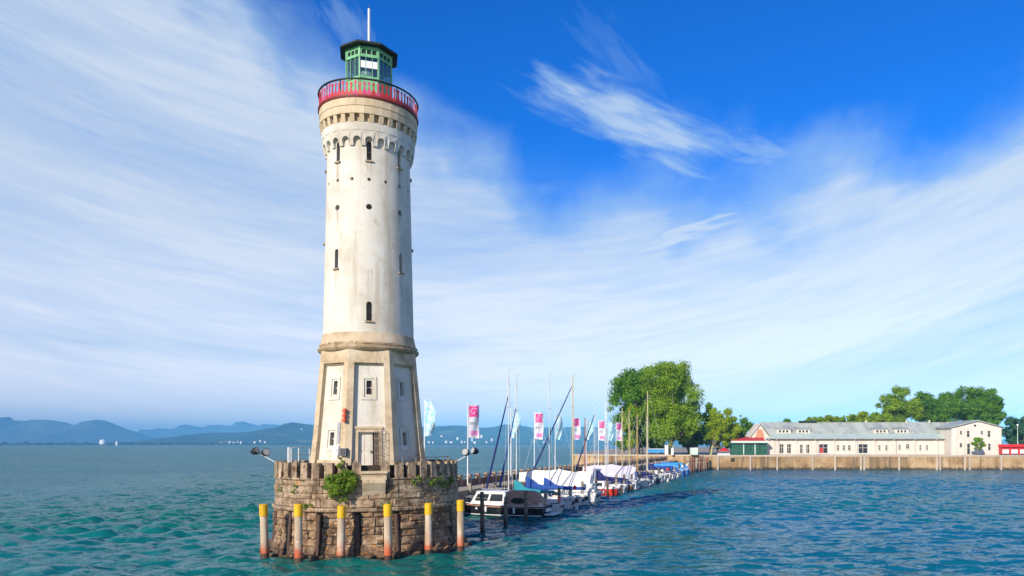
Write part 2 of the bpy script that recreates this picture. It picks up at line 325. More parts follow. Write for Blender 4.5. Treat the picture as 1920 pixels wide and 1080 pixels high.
# ------------------------------------------------------------------ mesh helpers
class MB:
    def __init__(s): s.v = []; s.f = []
    def add(s, vs, fs):
        o = len(s.v); s.v += [tuple(p) for p in vs]; s.f += [tuple(i + o for i in q) for q in fs]; return s
    def box(s, c, d, rz=0.0, taper=1.0):
        x, y, z = d[0] / 2, d[1] / 2, d[2] / 2; vs = []
        for dz in (-1, 1):
            k = taper if dz > 0 else 1.0
            for a, b_ in ((-1, -1), (1, -1), (1, 1), (-1, 1)):
                px, py = a * x * k, b_ * y * k
                vs.append((c[0] + px * cos(rz) - py * sin(rz), c[1] + px * sin(rz) + py * cos(rz), c[2] + dz * z))
        return s.add(vs, [(3, 2, 1, 0), (4, 5, 6, 7), (0, 1, 5, 4), (1, 2, 6, 5), (2, 3, 7, 6), (3, 0, 4, 7)])
    def tube(s, pts, rad, seg=8, cap=True):
        pts = [Vector(p) for p in pts]; n = len(pts)
        if not isinstance(rad, (list, tuple)): rad = [rad] * n
        rings = []; ref = None
        for i, p in enumerate(pts):
            d = (pts[min(i + 1, n - 1)] - pts[max(i - 1, 0)]).normalized()
            if ref is None: ref = d.orthogonal().normalized()
            u = (ref - d * ref.dot(d)).normalized(); v = d.cross(u); ref = u
            rings.append([p + (u * cos(2 * pi * k / seg) + v * sin(2 * pi * k / seg)) * rad[i] for k in range(seg)])
        vs = [q for r_ in rings for q in r_]; fs = []
        for i in range(n - 1):
            for k in range(seg):
                a, b_ = i * seg + k, i * seg + (k + 1) % seg
                fs.append((a, b_, b_ + seg, a + seg))
        if cap: fs.append(tuple(range(seg))[::-1]); fs.append(tuple((n - 1) * seg + k for k in range(seg)))
        return s.add(vs, fs)
    def lathe(s, prof, seg=96, phase=0.0, closed=False):
        """profile of (r, z) from bottom to top; closed adds caps"""
        vs = []; fs = []
        for r_, z in prof:
            for k in range(seg):
                a = phase + 2 * pi * k / seg; vs.append((r_ * sin(a), -r_ * cos(a), z))
        for i in range(len(prof) - 1):
            for k in range(seg):
                a, b_ = i * seg + k, i * seg + (k + 1) % seg
                fs.append((a, b_, b_ + seg, a + seg))
        if closed:
            fs.append(tuple(range(seg))[::-1]); fs.append(tuple((len(prof) - 1) * seg + k for k in range(seg)))
        return s.add(vs, fs)
    def ringsolid(s, prof, seg=96, phase=0.0):
        """closed ring from a closed (r, z) profile loop"""
        n = len(prof); vs = []; fs = []
        for r_, z in prof:
            for k in range(seg):
                a = phase + 2 * pi * k / seg; vs.append((r_ * sin(a), -r_ * cos(a), z))
        for i in range(n):
            j = (i + 1) % n
            for k in range(seg):
                k2 = (k + 1) % seg; fs.append((i * seg + k, i * seg + k2, j * seg + k2, j * seg + k))
        return s.add(vs, fs)
    def prism(s, poly, f0, f1):
        """poly of 2D points, f0/f1 map a point to 3D on the two faces"""
        n = len(poly); vs = [f0(*p) for p in poly] + [f1(*p) for p in poly]
        fs = [tuple(range(n)), tuple(range(2 * n - 1, n - 1, -1))] + [(i, i + n, (i + 1) % n + n, (i + 1) % n) for i in range(n)]
        return s.add(vs, fs)
    def wall(s, us, zs, holes, depth, mp):
        """sheet of cells over breakpoints with openings whose reveals go back by depth; mp(u, z, d) -> point"""
        us = sorted(set(list(us) + [h[i] for h in holes for i in (0, 1)])); zs = sorted(set(list(zs) + [h[i] for h in holes for i in (2, 3)]))
        for i in range(len(us) - 1):
            for j in range(len(zs) - 1):
                um, zm = (us[i] + us[i + 1]) / 2, (zs[j] + zs[j + 1]) / 2
                if any(h[0] < um < h[1] and h[2] < zm < h[3] for h in holes): continue
                s.add([mp(us[i], zs[j], 0), mp(us[i + 1], zs[j], 0), mp(us[i + 1], zs[j + 1], 0), mp(us[i], zs[j + 1], 0)], [(0, 1, 2, 3)])
        for (a, b_, c_, d_) in holes:
            co = [(a, c_), (b_, c_), (b_, d_), (a, d_)]
            for i in range(4):
                p, q = co[i], co[(i + 1) % 4]
                s.add([mp(*p, 0), mp(*q, 0), mp(*q, depth), mp(*p, depth)], [(3, 2, 1, 0)])
        return s
    def mesh(s, name, mat, smooth=None, fix=True):
        me = bpy.data.meshes.new(name); me.from_pydata(s.v, [], s.f)
        if fix:
            bm = bmesh.new(); bm.from_mesh(me); bmesh.ops.recalc_face_normals(bm, faces=bm.faces); bm.to_mesh(me); bm.free()
        if mat: me.materials.append(mat)
        if smooth is not None:
            me.polygons.foreach_set('use_smooth', [True] * len(me.polygons)); me.set_sharp_from_angle(angle=R(smooth))
        me.update(); return me
    def build(s, name, mat, parent=None, smooth=None, loc=None, fix=True):
        return link(name, s.mesh(name, mat, smooth, fix), parent, loc)

def link(name, me, parent=None, loc=None, rz=None):
    o = bpy.data.objects.new(name, me); COL.objects.link(o)
    if parent: o.parent = parent
    if loc is not None: o.location = loc
    if rz is not None: o.rotation_euler = (0, 0, rz)
    return o
def thing(name, label, cat, loc=(0, 0, 0), rz=0.0, group=None):
    o = link(name, None, None, loc, rz); return tag(o, label, cat, group)
def tag(o, label, cat, group=None, kind=None):
    o['label'] = label
    if cat: o['category'] = cat
    if group: o['group'] = group
    if kind: o['kind'] = kind
    return o
def struct(o, label, kind='structure', cat=None):
    o['kind'] = kind; o['label'] = label
    if cat: o['category'] = cat
    return o
def copytree(o, parent=None):
    c_ = o.copy(); COL.objects.link(c_); c_.parent = parent
    for ch in o.children: copytree(ch, c_)
    return c_
def boolean_cut(me, cutter):
    a = bpy.data.objects.new('solid', me); b_ = bpy.data.objects.new('cutter', cutter)
    COL.objects.link(a); COL.objects.link(b_)
    md = a.modifiers.new('cut', 'BOOLEAN'); md.operation = 'DIFFERENCE'; md.object = b_; md.solver = 'EXACT'
    dg = bpy.context.evaluated_depsgraph_get(); dg.update()
    res = bpy.data.meshes.new_from_object(a.evaluated_get(dg))
    bpy.data.objects.remove(a); bpy.data.objects.remove(b_)
    return res
def pol(phi, r_, z): return (r_ * sin(phi), -r_ * cos(phi), z)
def at(px, py, Y): return ((px - 1100) / 1350 * Y, Y, EYE + (833 - py) / 1350 * Y)
def ax(px, Y): return (px - 1100) / 1350 * Y

# ------------------------------------------------------------------ lake
def make_lake():
    def lines(a, b_, step, lo, hi, grow):
        c_ = list(np.arange(a, b_ + step / 2, step)); s_ = step; p = b_
        while p < hi: s_ *= grow; p += s_; c_.append(p)
        s_ = step; p = a; left = []
        while p > lo: s_ *= grow; p -= s_; left.append(p)
        return np.array(left[::-1] + c_)
    xs = lines(-44, 60, .34, -16000, 16000, 1.022); ys = lines(33, 130, .34, -400, 20000, 1.018)
    gx, gy = np.meshgrid(xs, ys); dx = np.gradient(xs); dy = np.gradient(ys)
    sp = np.maximum(*np.meshgrid(dx, dy)); z = np.zeros_like(gx); r_ = np.random.RandomState(5)
    ox = np.zeros_like(gx); oy = np.zeros_like(gx)
    for i in range(64):
        lam = .9 * (4.4 ** r_.rand()); th = R(256) + r_.normal() * .50; k = 2 * pi / lam
        amp = .0125 * lam ** .80 * (0.6 + .8 * r_.rand()); ph = r_.rand() * 2 * pi
        fade = np.clip((lam / sp - 2.4) / 1.6, 0, 1)
        arg = k * (gx * cos(th) + gy * sin(th)) + ph
        z += amp * fade * np.sin(arg); ox -= .8 * amp * fade * cos(th) * np.cos(arg); oy -= .8 * amp * fade * sin(th) * np.cos(arg)
    # patches of stronger and weaker chop
    patch = .85 + .45 * np.sin(gx * .07 + 1.0 + .6 * np.sin(gy * .05)) * np.sin(gy * .09 + .5 * np.sin(gx * .06))
    calm = 1.0 - .35 / (1 + np.exp(-(gx + 6) / 3.0))
    z *= patch * calm
    co = np.stack([gx + ox, gy + oy, z], -1).reshape(-1, 3); nx, ny = len(xs), len(ys)
    ii = np.arange(nx * ny).reshape(ny, nx)
    q = np.stack([ii[:-1, :-1], ii[:-1, 1:], ii[1:, 1:], ii[1:, :-1]], -1).reshape(-1, 4)
    me = bpy.data.meshes.new('lake'); me.vertices.add(len(co)); me.vertices.foreach_set('co', co.ravel())
    me.loops.add(q.size); me.loops.foreach_set('vertex_index', q.ravel().astype(np.int32))
    me.polygons.add(len(q)); me.polygons.foreach_set('loop_start', np.arange(0, q.size, 4, dtype=np.int32))
    me.update(calc_edges=True); me.polygons.foreach_set('use_smooth', np.ones(len(q), bool)); me.materials.append(water_m)
    return struct(link('water', me), 'choppy teal lake water around the lighthouse and harbour')
make_lake()

# ------------------------------------------------------------------ far hills
def ridge(name, label, D, prof, mat, depth, seed, rough=.16, rows=10):
    xs = np.arange(prof[0][0], prof[-1][0] + .1, 3.0); hs = np.interp(xs, [p[0] for p in prof], [p[1] for p in prof])
    mb = MB(); nx = len(xs); vs = []
    for j in range(rows * 2 + 1):
        t_ = j / rows - 1.0                            # -1 shore, 0 crest, 1 back
        for i, (x, hy) in enumerate(zip(xs, hs)):
            Yd = D + t_ * depth; Xw = (x - 1100) / 1350 * D + t_ * 0; h = max(0.0, (833 - hy) / 1350 * D)
            s_ = (1 - abs(t_)) ** 1.15
            nz = mnoise.fractal(Vector((Xw / 900 + seed, Yd / 900, seed)), 1.0, 2.0, 5)
            n2 = mnoise.fractal(Vector((Xw / 260 + seed, Yd / 700, seed)), .8, 2.0, 5); nz += .35 * n2 if abs(t_) > .01 else 0
            hz_ = h * (.02 if D < 8000 else .06) * n2 * (1 - abs(t_)); vs.append((Xw, Yd, hz_ - 4 + (h + EYE + 4) * s_ * (1 + rough * nz * (1.6 if abs(t_) > .01 else .25)) + (h * (.015 if D < 8000 else .08) * nz if abs(t_) < .99 else 0)))
    fs = [(j * nx + i, j * nx + i + 1, (j + 1) * nx + i + 1, (j + 1) * nx + i) for j in range(rows * 2) for i in range(nx - 1)]
    o = mb.add(vs, fs).build(name, mat, smooth=60)
    return struct(o, label)
ridge('mountains', 'high blue mountain range on the horizon beyond the lake', 11500,
      [(-420, 815), (-250, 800), (-120, 806), (-60, 794), (0, 785), (18, 787), (40, 789), (66, 786), (100, 789), (120, 792), (140, 798), (158, 794), (175, 789), (197, 788), (212, 794), (228, 803), (250, 812), (275, 820), (310, 832)], mountain_far, 1500, 3.1)
ridge('distant_mountains', 'pale blue mountains fading in the haze behind the wooded hills', 15500,
      [(225, 825), (255, 811), (290, 805), (330, 803), (352, 799), (380, 802), (405, 797), (440, 800), (462, 795), (490, 799), (520, 797), (580, 802), (700, 803), (820, 801), (1000, 806), (1200, 812), (1500, 820), (2100, 826)], mountain_far, 1500, 8.7)
ridge('wooded_hills', 'dark blue wooded hills rising from the far shore', 7000,
      [(235, 833), (262, 827), (300, 825), (340, 821), (372, 813), (400, 810), (440, 811), (480, 809), (505, 806), (530, 800), (546, 796), (560, 794), (576, 796), (600, 797), (680, 799), (740, 803), (800, 801), (850, 798), (880, 799), (905, 803), (925, 802), (945, 797), (962, 797), (1000, 802), (1060, 801), (1110, 800), (1150, 803), (1260, 808), (1500, 818), (2000, 826), (2500, 829)], forest_far, 1500, 5.3, rough=.13)
def shoreline():
    mb = MB(); r_ = random.Random(4); x = -400; vs = []; xs = []
    while x < 1500: xs.append(x); x += 2.2
    for t_, k in ((-1, 0), (0, 1), (1, 0)):
        for i, q in enumerate(xs):
            r2 = random.Random(i * 13 + 1); h = (7 + 13 * r2.random() * (1 + mnoise.noise(Vector((q / 14, 0, 0))))) * k
            vs.append(((q - 1100) / 1350 * 5200, 5200 + t_ * 60, -3 + h * 1.15 + (3 if k else 0)))
    n = len(xs); fs = [(j * n + i, j * n + i + 1, (j + 1) * n + i + 1, (j + 1) * n + i) for j in range(2) for i in range(n - 1)]
    return struct(mb.add(vs, fs).build('far_shore', shore_mat), 'low dark wooded shoreline across the lake')
shoreline()
# white houses and one domed hall across the water
def far_house(px, py, D, wd, dp, ht, dome=False):
    x, y, z = at(px, py, D); z = max(z, 2)
    t_ = thing('far_hall' if dome else 'far_house', 'white round-roofed hall on the low far shore under the mountains' if dome else ('tiny white house on the far shore between the hall and the lighthouse' if px < 500 else 'tiny white house high on the wooded hill just left of the lighthouse' if px < 600 else 'tiny white house on the far shore seen behind the banner flags'), 'building', (x, y, z), rng.uniform(-.5, .5), None if dome else 'white houses on the far shore')
    if dome:
        MB().lathe([(wd / 2, -15), (wd / 2, ht * .5), (wd * .42, ht * .8), (wd * .25, ht), (1, ht * 1.08)], 24, closed=True).build('roof', house_white, t_, 50)
    else:
        MB().box((0, 0, ht / 2 - 12), (wd, dp, ht + 24)).build('wall', house_white, t_)
        a, b_, h = wd / 2 + .8, dp / 2 + .8, ht
        MB().add([(-a, -b_, h), (a, -b_, h), (a, b_, h), (-a, b_, h), (-a, 0, h + dp * .3), (a, 0, h + dp * .3)], [(0, 1, 5, 4), (2, 3, 4, 5), (1, 2, 5), (3, 0, 4), (3, 2, 1, 0)]).build('roof', house_roof, t_)
far_house(193, 829, 5120, 42, 30, 17, True)
for px, py, D in ((219, 829, 5130), (414, 830, 5600), (420, 830, 5620), (431, 829, 5600), (438, 830, 5650), (446, 828, 5700), (452, 829, 5620), (478, 829, 5640), (488, 826, 5720), (497, 829, 5640), (515, 815, 6300), (521, 812, 6350), (528, 815, 6300), (566, 805, 6600), (570, 812, 6400),
                  (804, 829, 5640), (812, 830, 5620), (836, 828, 5680), (846, 829, 5660), (858, 821, 6000), (866, 828, 5650), (872, 829, 5640), (885, 822, 5950), (890, 829, 5640), (903, 817, 6200), (912, 829, 5660), (922, 823, 5900), (1002, 828, 5680), (1020, 829, 5660), (828, 818, 6150)):
    far_house(px, py, D, rng.uniform(10, 20), rng.uniform(8, 12), rng.uniform(4, 7))

# ------------------------------------------------------------------ lighthouse
TX, TY = ax(692, 48.4), 48.4
TROT = math.atan2(-TX, TY)
lh = thing('lighthouse', 'tall cream round lighthouse with green lantern standing on the stone harbour base', 'lighthouse', (TX, TY, 0), TROT)
lh.location = (TX, TY, 0)
OCT = [R(45 * k) for k in range(8)]

def arch_poly(wd, z0, z1, n=8):
    r_ = wd / 2; return [(-r_, z0), (r_, z0)] + [(r_ * cos(pi * i / n), z1 - r_ + r_ * sin(pi * i / n)) for i in range(n + 1)]
def rad_map(phi, r_): return lambda u, z: (r_ * sin(phi) + u * cos(phi), -r_ * cos(phi) + u * sin(phi), z)
def shaft_r(z): return 2.92 + (2.67 - 2.92) * min(1, max(0, (z - 13.85) / (25.4 - 13.85)))
slits = [(a, 24.80, 26.08, .30) for a in OCT] + [(R(s * 45), 17.96, 19.2, .30) for s in (1, -1, 3, -3)] + [(0, 14.55, 15.8, .34), (pi, 14.55, 15.8, .34), (R(90), 20.0, 21.2, .30), (R(-90), 20.0, 21.2, .30)]
holes_big = [(a, 21.85, .19) for a in OCT if abs(abs(a - pi) - pi / 2) > .1]
holes_small = [(R(22.5 * k), 23.6, .11) for k in range(16)]
def build_shaft():
    zs = [13.0, 13.85, 16, 18.5, 21, 23, 25.4, 27.4]
    body = MB().lathe([(shaft_r(z), z) for z in zs], 96, R(1.1), closed=True).mesh('shaft', plaster)
    cut = MB()
    for a, z0, z1, wd in slits: cut.prism(arch_poly(wd, z0, z1), rad_map(a, 2.25), rad_map(a, 3.4))
    for a, z, r_ in holes_big + holes_small:
        cut.prism([(r_ * cos(2 * pi * i / 14), z + r_ * sin(2 * pi * i / 14)) for i in range(14)], rad_map(a, 2.3), rad_map(a, 3.4))
    me = boolean_cut(body, cut.mesh('cut', None)); me.name = 'shaft'
    me.polygons.foreach_set('use_smooth', [True] * len(me.polygons)); me.set_sharp_from_angle(angle=R(30)); me.materials.clear(); me.materials.append(plaster)
    link('shaft', me, lh)
build_shaft()
for a, z0, z1, wd in slits:
    r_ = shaft_r((z0 + z1) / 2)
    wn = MB().prism(arch_poly(wd + .02, z0 - .01, z1 + .01), rad_map(a, r_ - .36), rad_map(a, r_ - .33)).build('window', slit_glass, lh)
    m_ = rad_map(a, 0)
    MB().prism([(-wd / 2 - .09, z0 - .09), (wd / 2 + .09, z0 - .09), (wd / 2 + .09, z0), (-wd / 2 - .09, z0)], rad_map(a, r_ - .3), rad_map(a, r_ + .12)).build('sill', cornice_stone, wn)
    MB().prism([(-wd / 2, (z0 + z1) / 2 - .02), (wd / 2, (z0 + z1) / 2 - .02), (wd / 2, (z0 + z1) / 2 + .02), (-wd / 2, (z0 + z1) / 2 + .02)], rad_map(a, r_ - .33), rad_map(a, r_ - .30)).build('glazing_bar', lattice_mat, wn)
for a, z, r_ in holes_big:
    R0 = shaft_r(z)
    MB().prism([((r_ + .01) * cos(2 * pi * i / 14), z + (r_ + .01) * sin(2 * pi * i / 14)) for i in range(14)], rad_map(a, R0 - .34), rad_map(a, R0 - .30)).build('porthole', slit_glass, lh)
def stain_shaft():
    m = plaster.copy(); m.name = 'shaft_plaster'; t = NT(m.node_tree); b_ = t.n['Principled BSDF']; src = b_.inputs['Base Color'].links[0].from_socket
    P = t.new('ShaderNodeTexCoord').outputs['Object']; sp = t.new('ShaderNodeSeparateXYZ'); t.l.new(P, sp.inputs[0])
    ph = t.math('ARCTAN2', sp.outputs[0], t.math('MULTIPLY', sp.outputs[1], -1.0))
    off = t.math('MULTIPLY', t.math('ABSOLUTE', t.math('SUBTRACT', t.math('FRACT', t.math('ADD', t.math('DIVIDE', ph, R(45)), 8.5)), .5)), R(45) * 2.75)
    n = t.noise(t.vmul(P, (5, 5, .35)), 1.5, 5, .6)
    tot = None
    for z, ln, hw in ((24.72, 2.2, .26), (21.66, 1.5, .16), (17.88, 2.0, .24)):
        f = t.math('MULTIPLY', t.mapr(sp.outputs[2], z, z - .02), t.mapr(sp.outputs[2], z - ln, z, 0, 1))
        f = t.math('MULTIPLY', f, t.math('MULTIPLY', t.mapr(off, hw, hw * .3), t.mapr(n, .42, .62)))
        tot = f if tot is None else t.math('MAXIMUM', tot, f)
    t.put(b_.inputs['Base Color'], t.mix(t.math('MULTIPLY', tot, .8), src, (.24, .17, .10)))
    me = next(o for o in lh.children if o.name.startswith('shaft')).data; me.materials.clear(); me.materials.append(m)
stain_shaft()
# corbel table
def bay_mesh():
    hw, aw = R(7.5), R(4.7); z0, zs_, ztop = 25.72, 26.02, 26.62
    arc_h = aw * 2.85
    poly = [(-hw, z0), (-aw, z0)] + [(-aw * cos(pi * i / 8), zs_ + arc_h * sin(pi * i / 8)) for i in range(9)] + [(aw, z0), (hw, z0), (hw, ztop), (0, ztop), (-hw, ztop)]
    ro = lambda z: 2.78 + .20 * min(1, max(0, (z - z0) / .8)) ** .6
    return MB().prism(poly, lambda u, z: pol(u, 2.5, z), lambda u, z: pol(u, ro(z), z)).mesh('arch_corbel', plaster)
bay = bay_mesh()
for k in range(24): link('arch_corbel', bay, lh, rz=R(15 * k))
MB().ringsolid([(2.5, 26.62), (2.98, 26.62), (3.0, 26.9), (3.0, 27.12), (2.5, 27.12)], 96).build('corbel_wall', plaster, lh, 40)
dm = MB().prism([(-R(2.6), 27.1), (R(2.6), 27.1), (R(2.6), 27.56), (-R(2.6), 27.56)], lambda u, z: pol(u, 2.7, z), lambda u, z: pol(u, 3.02 + .10 * (z > 27.3), z)).mesh('dentil', bandstone)
for k in range(32): link('dentil', dm, lh, rz=R(11.25 * k + 3))
MB().ringsolid([(2.5, 27.12), (2.86, 27.12), (2.86, 27.60), (2.5, 27.60)], 96).build('dentil_backing', cornice_stone, lh, 40)
def ring_blocks(parent, name, mat, z0, z1, r0, r1, n, phase, gap, jit, fmin=-180, fmax=180, seed=1, bevel=.02, lean=0.0, uneven=0.0):
    """a course of separate curved blocks; each block is its own object"""
    rg = random.Random(seed); step = 2 * pi / n; variants = []; sizes = None
    if uneven:
        sizes = [rg.uniform(1 - uneven, 1 + uneven) for _ in range(n)]; tot = sum(sizes); sizes = [q * 2 * pi / tot for q in sizes]
    for v in range(n if sizes else 5):
        w_ = (sizes[v] if sizes else step) / 2 - gap / r1; mb = MB(); b_ = bevel; vs = []; dr = rg.uniform(-jit, jit)
        ro0, ro1 = r1 + dr + lean + rg.uniform(-jit, jit) * .4, r1 + dr + rg.uniform(-jit, jit) * .4
        us = [-w_, -w_ / 3, w_ / 3, w_]; bu = b_ / r1
        fr = []
        for zi, (z, ro) in enumerate(((z0, ro0), (z0 + b_, ro0), ((z0 + z1) / 2, (ro0 + ro1) / 2 + jit * rg.uniform(-.5, .8)), (z1 - b_, ro1), (z1, ro1))):
            inset = b_ if zi in (0, 4) else 0
            row = []
            for ui, u in enumerate((-w_, -w_ + bu, 0, w_ - bu, w_)):
                row.append(pol(u, ro - inset - (b_ if ui in (0, 4) else 0) + (rg.uniform(-1, 1) * jit * .35 if 0 < ui < 4 and 0 < zi < 4 else 0), z))
            fr.append(row)
        vs = [p for row in fr for p in row]; fs = [(j * 5 + i, j * 5 + i + 1, j * 5 + i + 6, j * 5 + i + 5) for j in range(4) for i in range(4)]
        o_ = len(vs); vs += [pol(-w_, r0, z0), pol(w_, r0, z0), pol(w_, r0, z1), pol(-w_, r0, z1)]
        fs += [(o_, o_ + 1, 4, 3, 2, 1, 0), (o_ + 3, 20, 21, 22, 23, 24, o_ + 2), (o_, 0, 5, 10, 15, 20, o_ + 3), (o_ + 1, o_ + 2, 24, 19, 14, 9, 4)]
        variants.append(mb.add(vs, fs).mesh(name, mat))
    run = phase
    for k in range(n):
        a = run + sizes[k] / 2 if sizes else phase + step * k
        if sizes: run += sizes[k]
        d = (math.degrees(a) + 180) % 360 - 180
        if fmin <= d <= fmax: link(name, variants[k] if sizes else rg.choice(variants), parent, rz=a)
for i, (z0, z1) in enumerate(((27.60, 28.08), (28.09, 28.56))):
    ring_blocks(lh, 'band_stone', bandstone, z0, z1, 2.7, 3.13 + .03 * i, 18, R(5 + 10 * i), .004, .004, seed=i + 3, bevel=.008)
# gallery
MB().ringsolid([(1.0, 28.57), (3.2, 28.57), (3.2, 28.66), (1.0, 28.66)], 96).build('gallery_floor', red_rail, lh, 40)
def figure(v):
    r_ = random.Random(v); hw = R(2.42); nk = R(r_.uniform(.75, 1.1)); hd = R(r_.uniform(1.25, 1.8)); h = r_.uniform(.84, 1.0); sh = r_.uniform(.26, .46)
    poly = [(-hw, 28.67), (hw, 28.67), (hw, 28.67 + sh * .75), (hw * r_.uniform(.5, .8), 28.67 + sh), (nk, 28.67 + sh + .12), (nk * .8, 28.67 + h - .2), (hd, 28.67 + h - .12), (hd * .6, 28.67 + h), (-hd * .6, 28.67 + h),
            (-hd, 28.67 + h - .12), (-nk * .8, 28.67 + h - .2), (-nk, 28.67 + sh + .12), (-hw * r_.uniform(.5, .8), 28.67 + sh), (-hw, 28.67 + sh * .75)]
    return poly
figs = [[MB().prism(figure(v), lambda u, z: pol(u, 3.13, z), lambda u, z: pol(u, 3.165, z)).mesh('picket', m_) for v in range(5)] for m_ in reds]
for k in range(72):
    link('picket', figs[rng.choice((0, 0, 0, 0, 1, 1, 2, 2, 3))][rng.randrange(5)], lh, rz=R(5 * k))
tr_ = MB()
tr_.ringsolid([(3.19 + .06 * cos(2 * pi * i / 8), 29.72 + .06 * sin(2 * pi * i / 8)) for i in range(8)], 72).build('top_rail', black_metal, lh, 50)
MB().ringsolid([(3.17, 28.62), (3.23, 28.62), (3.23, 28.74), (3.17, 28.74)], 72).build('bottom_rail', red_rail, lh, 40)
pst = MB().box((0, -3.10, 29.18), (.05, .05, 1.04)).mesh('rail_post', black_metal)
for k in range(16): link('rail_post', pst, lh, rz=R(22.5 * k + 11))
# lantern room
OA = 1.45; t225 = math.tan(R(22.5))
for k in range(8):
    a = R(45 * k); hw = OA * t225
    f0, f1 = rad_map(a, OA - .06), rad_map(a, OA)
    MB().prism([(-hw + .03, 28.66), (hw - .03, 28.66), (hw - .03, 30.62), (-hw + .03, 30.62)], f0, f1).build('base_panel', green_paint, lh)
    MB().prism([(-hw, 30.62), (hw, 30.62), (hw, 30.74), (-hw, 30.74)], rad_map(a, OA - .08), rad_map(a, OA + .04)).build('sill_rail', green_paint, lh)
    MB().prism([(-hw, 32.0), (hw, 32.0), (hw, 32.10), (-hw, 32.10)], rad_map(a, OA - .06), rad_map(a, OA + .025)).build('transom', green_paint, lh)
    MB().prism([(-hw + .03, 30.74), (hw - .03, 30.74), (hw - .03, 32.0), (-hw + .03, 32.0)], rad_map(a, OA - .04), rad_map(a, OA - .03)).build('pane', lantern_glass, lh)
    for uu in (-hw / 3, hw / 3): MB().prism([(uu - .018, 30.74), (uu + .018, 30.74), (uu + .018, 32.0), (uu - .018, 32.0)], rad_map(a, OA - .045), rad_map(a, OA - .002)).build('glazing_bar', green_paint, lh)
    fr = MB().wall([-hw, hw], [32.10, 32.72], [(-hw + .10 + i * (2 * hw - .2) / 3 + .04, -hw + .10 + (i + 1) * (2 * hw - .2) / 3 - .04, 32.20, 32.48) for i in range(3)], .08,
                   lambda u, z, d, a=a: rad_map(a, OA - .01 - d)(u, z)).build('frieze_panel', green_paint, lh, fix=False)
    MB().prism([(-hw + .08, 32.16), (hw - .08, 32.16), (hw - .08, 32.52), (-hw + .08, 32.52)], rad_map(a, OA - .12), rad_map(a, OA - .09)).build('vent_backing', dark_roof, fr)
    c_ = pol(a + R(22.5), OA / cos(R(22.5)) - .03, 0)
    MB().box((c_[0], c_[1], 30.69), (.10, .10, 4.06), a + R(22.5)).build('corner_post', green_paint, lh)
MB().prism([(-.52, 31.30), (.52, 31.30), (.52, 31.76), (-.52, 31.76)], rad_map(0, OA - .025), rad_map(0, OA - .005)).build('blind', white_box, lh)
MB().lathe([(.35, 30.2), (.35, 30.9), (.55, 31.0), (.62, 31.4), (.55, 31.8), (.3, 31.95)], 24, closed=True).build('optic', lens_glass, lh, 40)
MB().lathe([(1.36, 30.55), (1.36, 30.62)], 8, R(22.5), closed=True).build('lantern_floor', dark_roof, lh)
ER = 1.98
roof = MB().lathe([(1.38, 32.70), (ER - .05, 32.72), (ER, 32.74), (ER, 32.86), (ER - .06, 32.90), (1.2, 33.15), (.25, 33.42)], 8, R(22.5), closed=True).build('roof', dark_roof, lh)
MB().lathe([(.20, 33.40), (.20, 33.46), (.13, 33.50), (.17, 33.58), (.13, 33.66)], 16, closed=True).build('mast_base', grey_box, roof, 40)
MB().tube([(0, 0, 33.6), (0, 0, 36.0)], [.095, .085], 14).build('mast', alu, roof, 40)
MB().tube([(0, 0, 36.0), (0, 0, 36.35)], [.02, .012], 6).build('lightning_rod', black_metal, roof)
# cornice between shaft and drum
MB().lathe([(3.12, 13.12), (3.02, 13.5), (2.95, 13.86), (2.80, 13.90)], 96).build('sloped_collar', sandstone, lh, 30)
rim = MB()
MB().ringsolid([(2.6, 12.70), (3.10, 12.70), (3.22, 12.80), (3.26, 12.88), (3.26, 12.98), (3.18, 13.02), (3.12, 13.04), (3.12, 13.12), (2.6, 13.12)], 96).build('cornice', cornice_stone, lh, 25)
rr = random.Random(21)
for k in range(40):
    w_ = R(4.2); a = R(9 * k); h = rr.uniform(.07, .13)
    MB().prism([(-w_, 13.10), (w_, 13.10), (w_ * .9, 13.12 + h), (-w_ * .95, 13.12 + h * rr.uniform(.5, 1))], lambda u, z: pol(a + u, 2.9, z), lambda u, z: pol(a + u, 3.13 + rr.uniform(0, .05), z)).build('collar_stone', cornice_stone, lh)
